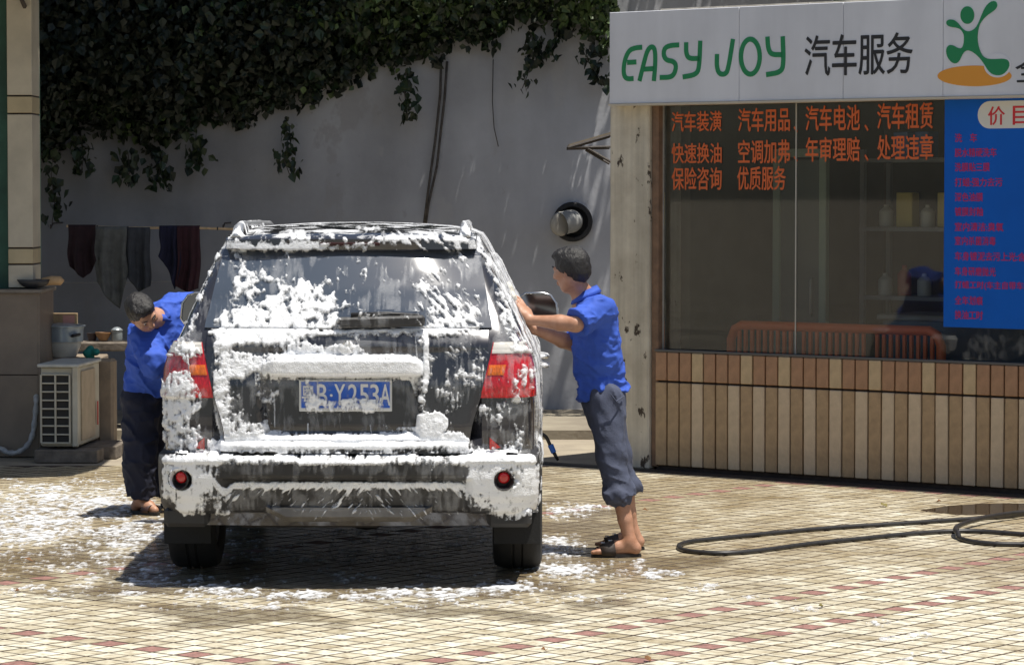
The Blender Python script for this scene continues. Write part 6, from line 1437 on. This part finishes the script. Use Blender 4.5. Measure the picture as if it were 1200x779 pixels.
# ------------------------------------------------------------------ man bending on the left
def K(px, py, Y=19.1): return at(px, py, Y)
man2 = empty('person', gnd(165, 603), 0, 'man in blue shirt and navy trousers bending down behind the left tail lamp', 'person')
hc = K(167, 367, 18.80); f2 = Vector((.60, -.52, -.62)); up2 = Vector((-.30, -.55, .75)); hip2 = K(171, 468, 19.25)
s1, s2 = K(170, 396, 18.98), K(212, 362, 19.20); e1, e2 = K(176, 424, 18.82), K(240, 368, 19.05); w1, w2 = K(208, 428, 19.0), K(262, 392, 18.95); nb = K(190, 372, 19.05)
sk = SDF(.0065); ax2, q2 = head_part(sk, hc, f2, up2, 1.0)
sk.chain([hc + V3(.02, .04, -.035), K(182, 374, 18.95), nb], [.056, .055, .07], .02); sk.chain([nb, K(190, 400, 19.1), K(180, 440, 19.2), hip2], [.08, .10, .09, .10], .04)
for a, b, c in ((s1, e1, w1), (s2, e2, w2)): sk.chain([a, b], [.05, .04], .02); sk.chain([b, b.lerp(c, .4), c], [.040, .040, .026], .015)
hand(sk, w1, V3(.08, .03, -.02), V3(.4, .6, -.5), V3(0, 0, 1), .5); hand(sk, w2, V3(.06, .02, -.08), V3(.2, .3, -.9), V3(-1, 0, 0), .4)
hA, hB = K(165, 470, 19.15), K(177, 470, 19.40); kA, kB = K(164, 535, 19.10), K(180, 535, 19.45); aA, aB = V3(gnd(166, 600).x, 19.12, .085), V3(gnd(166, 600).x + .14, 19.5, .085)
for hp, kn, an in ((hA, kA, aA), (hB, kB, aB)):
    sk.chain([hp, kn, an], [.085, .058, .036], .02); heel = an + V3(-.03, .03, -.045); toe = an + V3(.10, -.10, -.055); sk.cone(an, heel, .036, .032, .02); sk.chain([an, an.lerp(toe, .6) + V3(0, 0, -.005), toe], [.036, .036, .024], .02)
bodyL = sk.mesh('body', M_SKIN, None, man2); head_extras(ax2, q2, bodyL); hair_part('hair', hc, ax2, q2, man2)
st = SDF(.0075); st.chain([K(193, 376, 19.08), K(192, 400, 19.1), K(184, 425, 19.15), K(176, 458, 19.22)], [.13, .15, .145, .145], .05)
st.cone(s1, s2, .095, .09, .05); st.cone(K(206, 362, 19.15), K(226, 362, 19.2), .095, .09, .04); st.cone(K(165, 392, 19.02), K(166, 455, 19.15), .08, .10, .05)
st.cone(s1, e1 + V3(.02, 0, -.01), .085, .085, .03); st.cone(s2, e2, .08, .08, .03, ('b', 0))
def fold2(x, y, z): return .018 * (ridge(x * 7 + z * 5, y * 7, z * 8, 75, 5) - .4) + .009 * (ridge(x * 15, y * 15, z * 17, 76, 5) - .4) + .5 * .009 * (fbm(x * 8, y * 8, z * 6, s=26) - .5) * 2 + .006 * np.sin((z * 9 + x * 14 + 3 * fbm(x * 5, y * 5, z * 5, s=2)) * 3) * fbm(x * 6, y * 6, z * 6, s=22)
h2 = K(174, 461, 19.2)
shirtL = st.mesh('shirt', M_SHIRT, fold2, man2, planes=[((h2.x, h2.y, h2.z), (-.1, 0, -1))])
Mi = world_to(man2); mb = MB(); c0 = K(186, 378, 18.96)
V = []
for k in range(19):
    t = math.pi * 2 * k / 18; u_ = Vector((.80, .1, .35)).normalized(); v_ = Vector((-.2, -.9, .3)).normalized(); nn = Vector((-.55, -.35, .65)).normalized(); V += [c0 + u_ * .075 * math.cos(t) + v_ * .075 * math.sin(t) - nn * .03, c0 + u_ * .066 * math.cos(t) + v_ * .066 * math.sin(t) + nn * .028]
mb.add([Mi @ v for v in V], [(k * 2, k * 2 + 1, k * 2 + 3, k * 2 + 2) for k in range(18)]); ob = mb.build('collar', M_SHIRT, shirtL, smooth=True); md = ob.modifiers.new('thickness', 'SOLIDIFY'); md.thickness = .005
tr = SDF(.0075); tr.chain([K(172, 450, 19.22), hip2, K(171, 490, 19.25)], [.13, .138, .12], .04)
for hp, kn, an in ((hA, kA, aA), (hB, kB, aB)): tr.cone(hp, kn, .115, .10, .03); tr.cone(kn, kn.lerp(an, .93), .10, .090, .03, ('b', 0))
w2_ = K(173, 455, 19.22); tr.mesh('trousers', M_TR2, fold2, man2, planes=[((w2_.x, w2_.y, w2_.z), (0, 0, 1))])
for an, lab in ((aA, 'dark sandal on the near foot of the bending man'), (aB, 'dark sandal on the far foot of the bending man, behind the car')):
    o = empty('sandal', V3(an.x, an.y, 0), R(-45), lab, 'sandal', 'dark sandals of the bending man'); pts = [(.045 + .135 * math.cos(t), (.040 + .008 * math.cos(t)) * math.sin(t)) for t in [2 * math.pi * k / 24 for k in range(24)]]
    mb = MB(); mb.prism(pts, lambda a, b, t: (a, b, t), .001, .018); mb.build('sole', mat('sole_dark', (.02, .017, .015), .7), o)
    mb = MB(); V = [(xx, -.046 * math.cos(t), .014 + .05 * math.sin(t) ** .6) for xx in (.06, .13) for t in [math.pi * k / 12 for k in range(13)]]; mb.add(V, [(k, k + 1, 13 + k + 1, 13 + k) for k in range(12)]); ob = mb.build('strap', mat('strap_dark', (.05, .02, .015), .6), o, smooth=True); md = ob.modifiers.new('thickness', 'SOLIDIFY'); md.thickness = .004
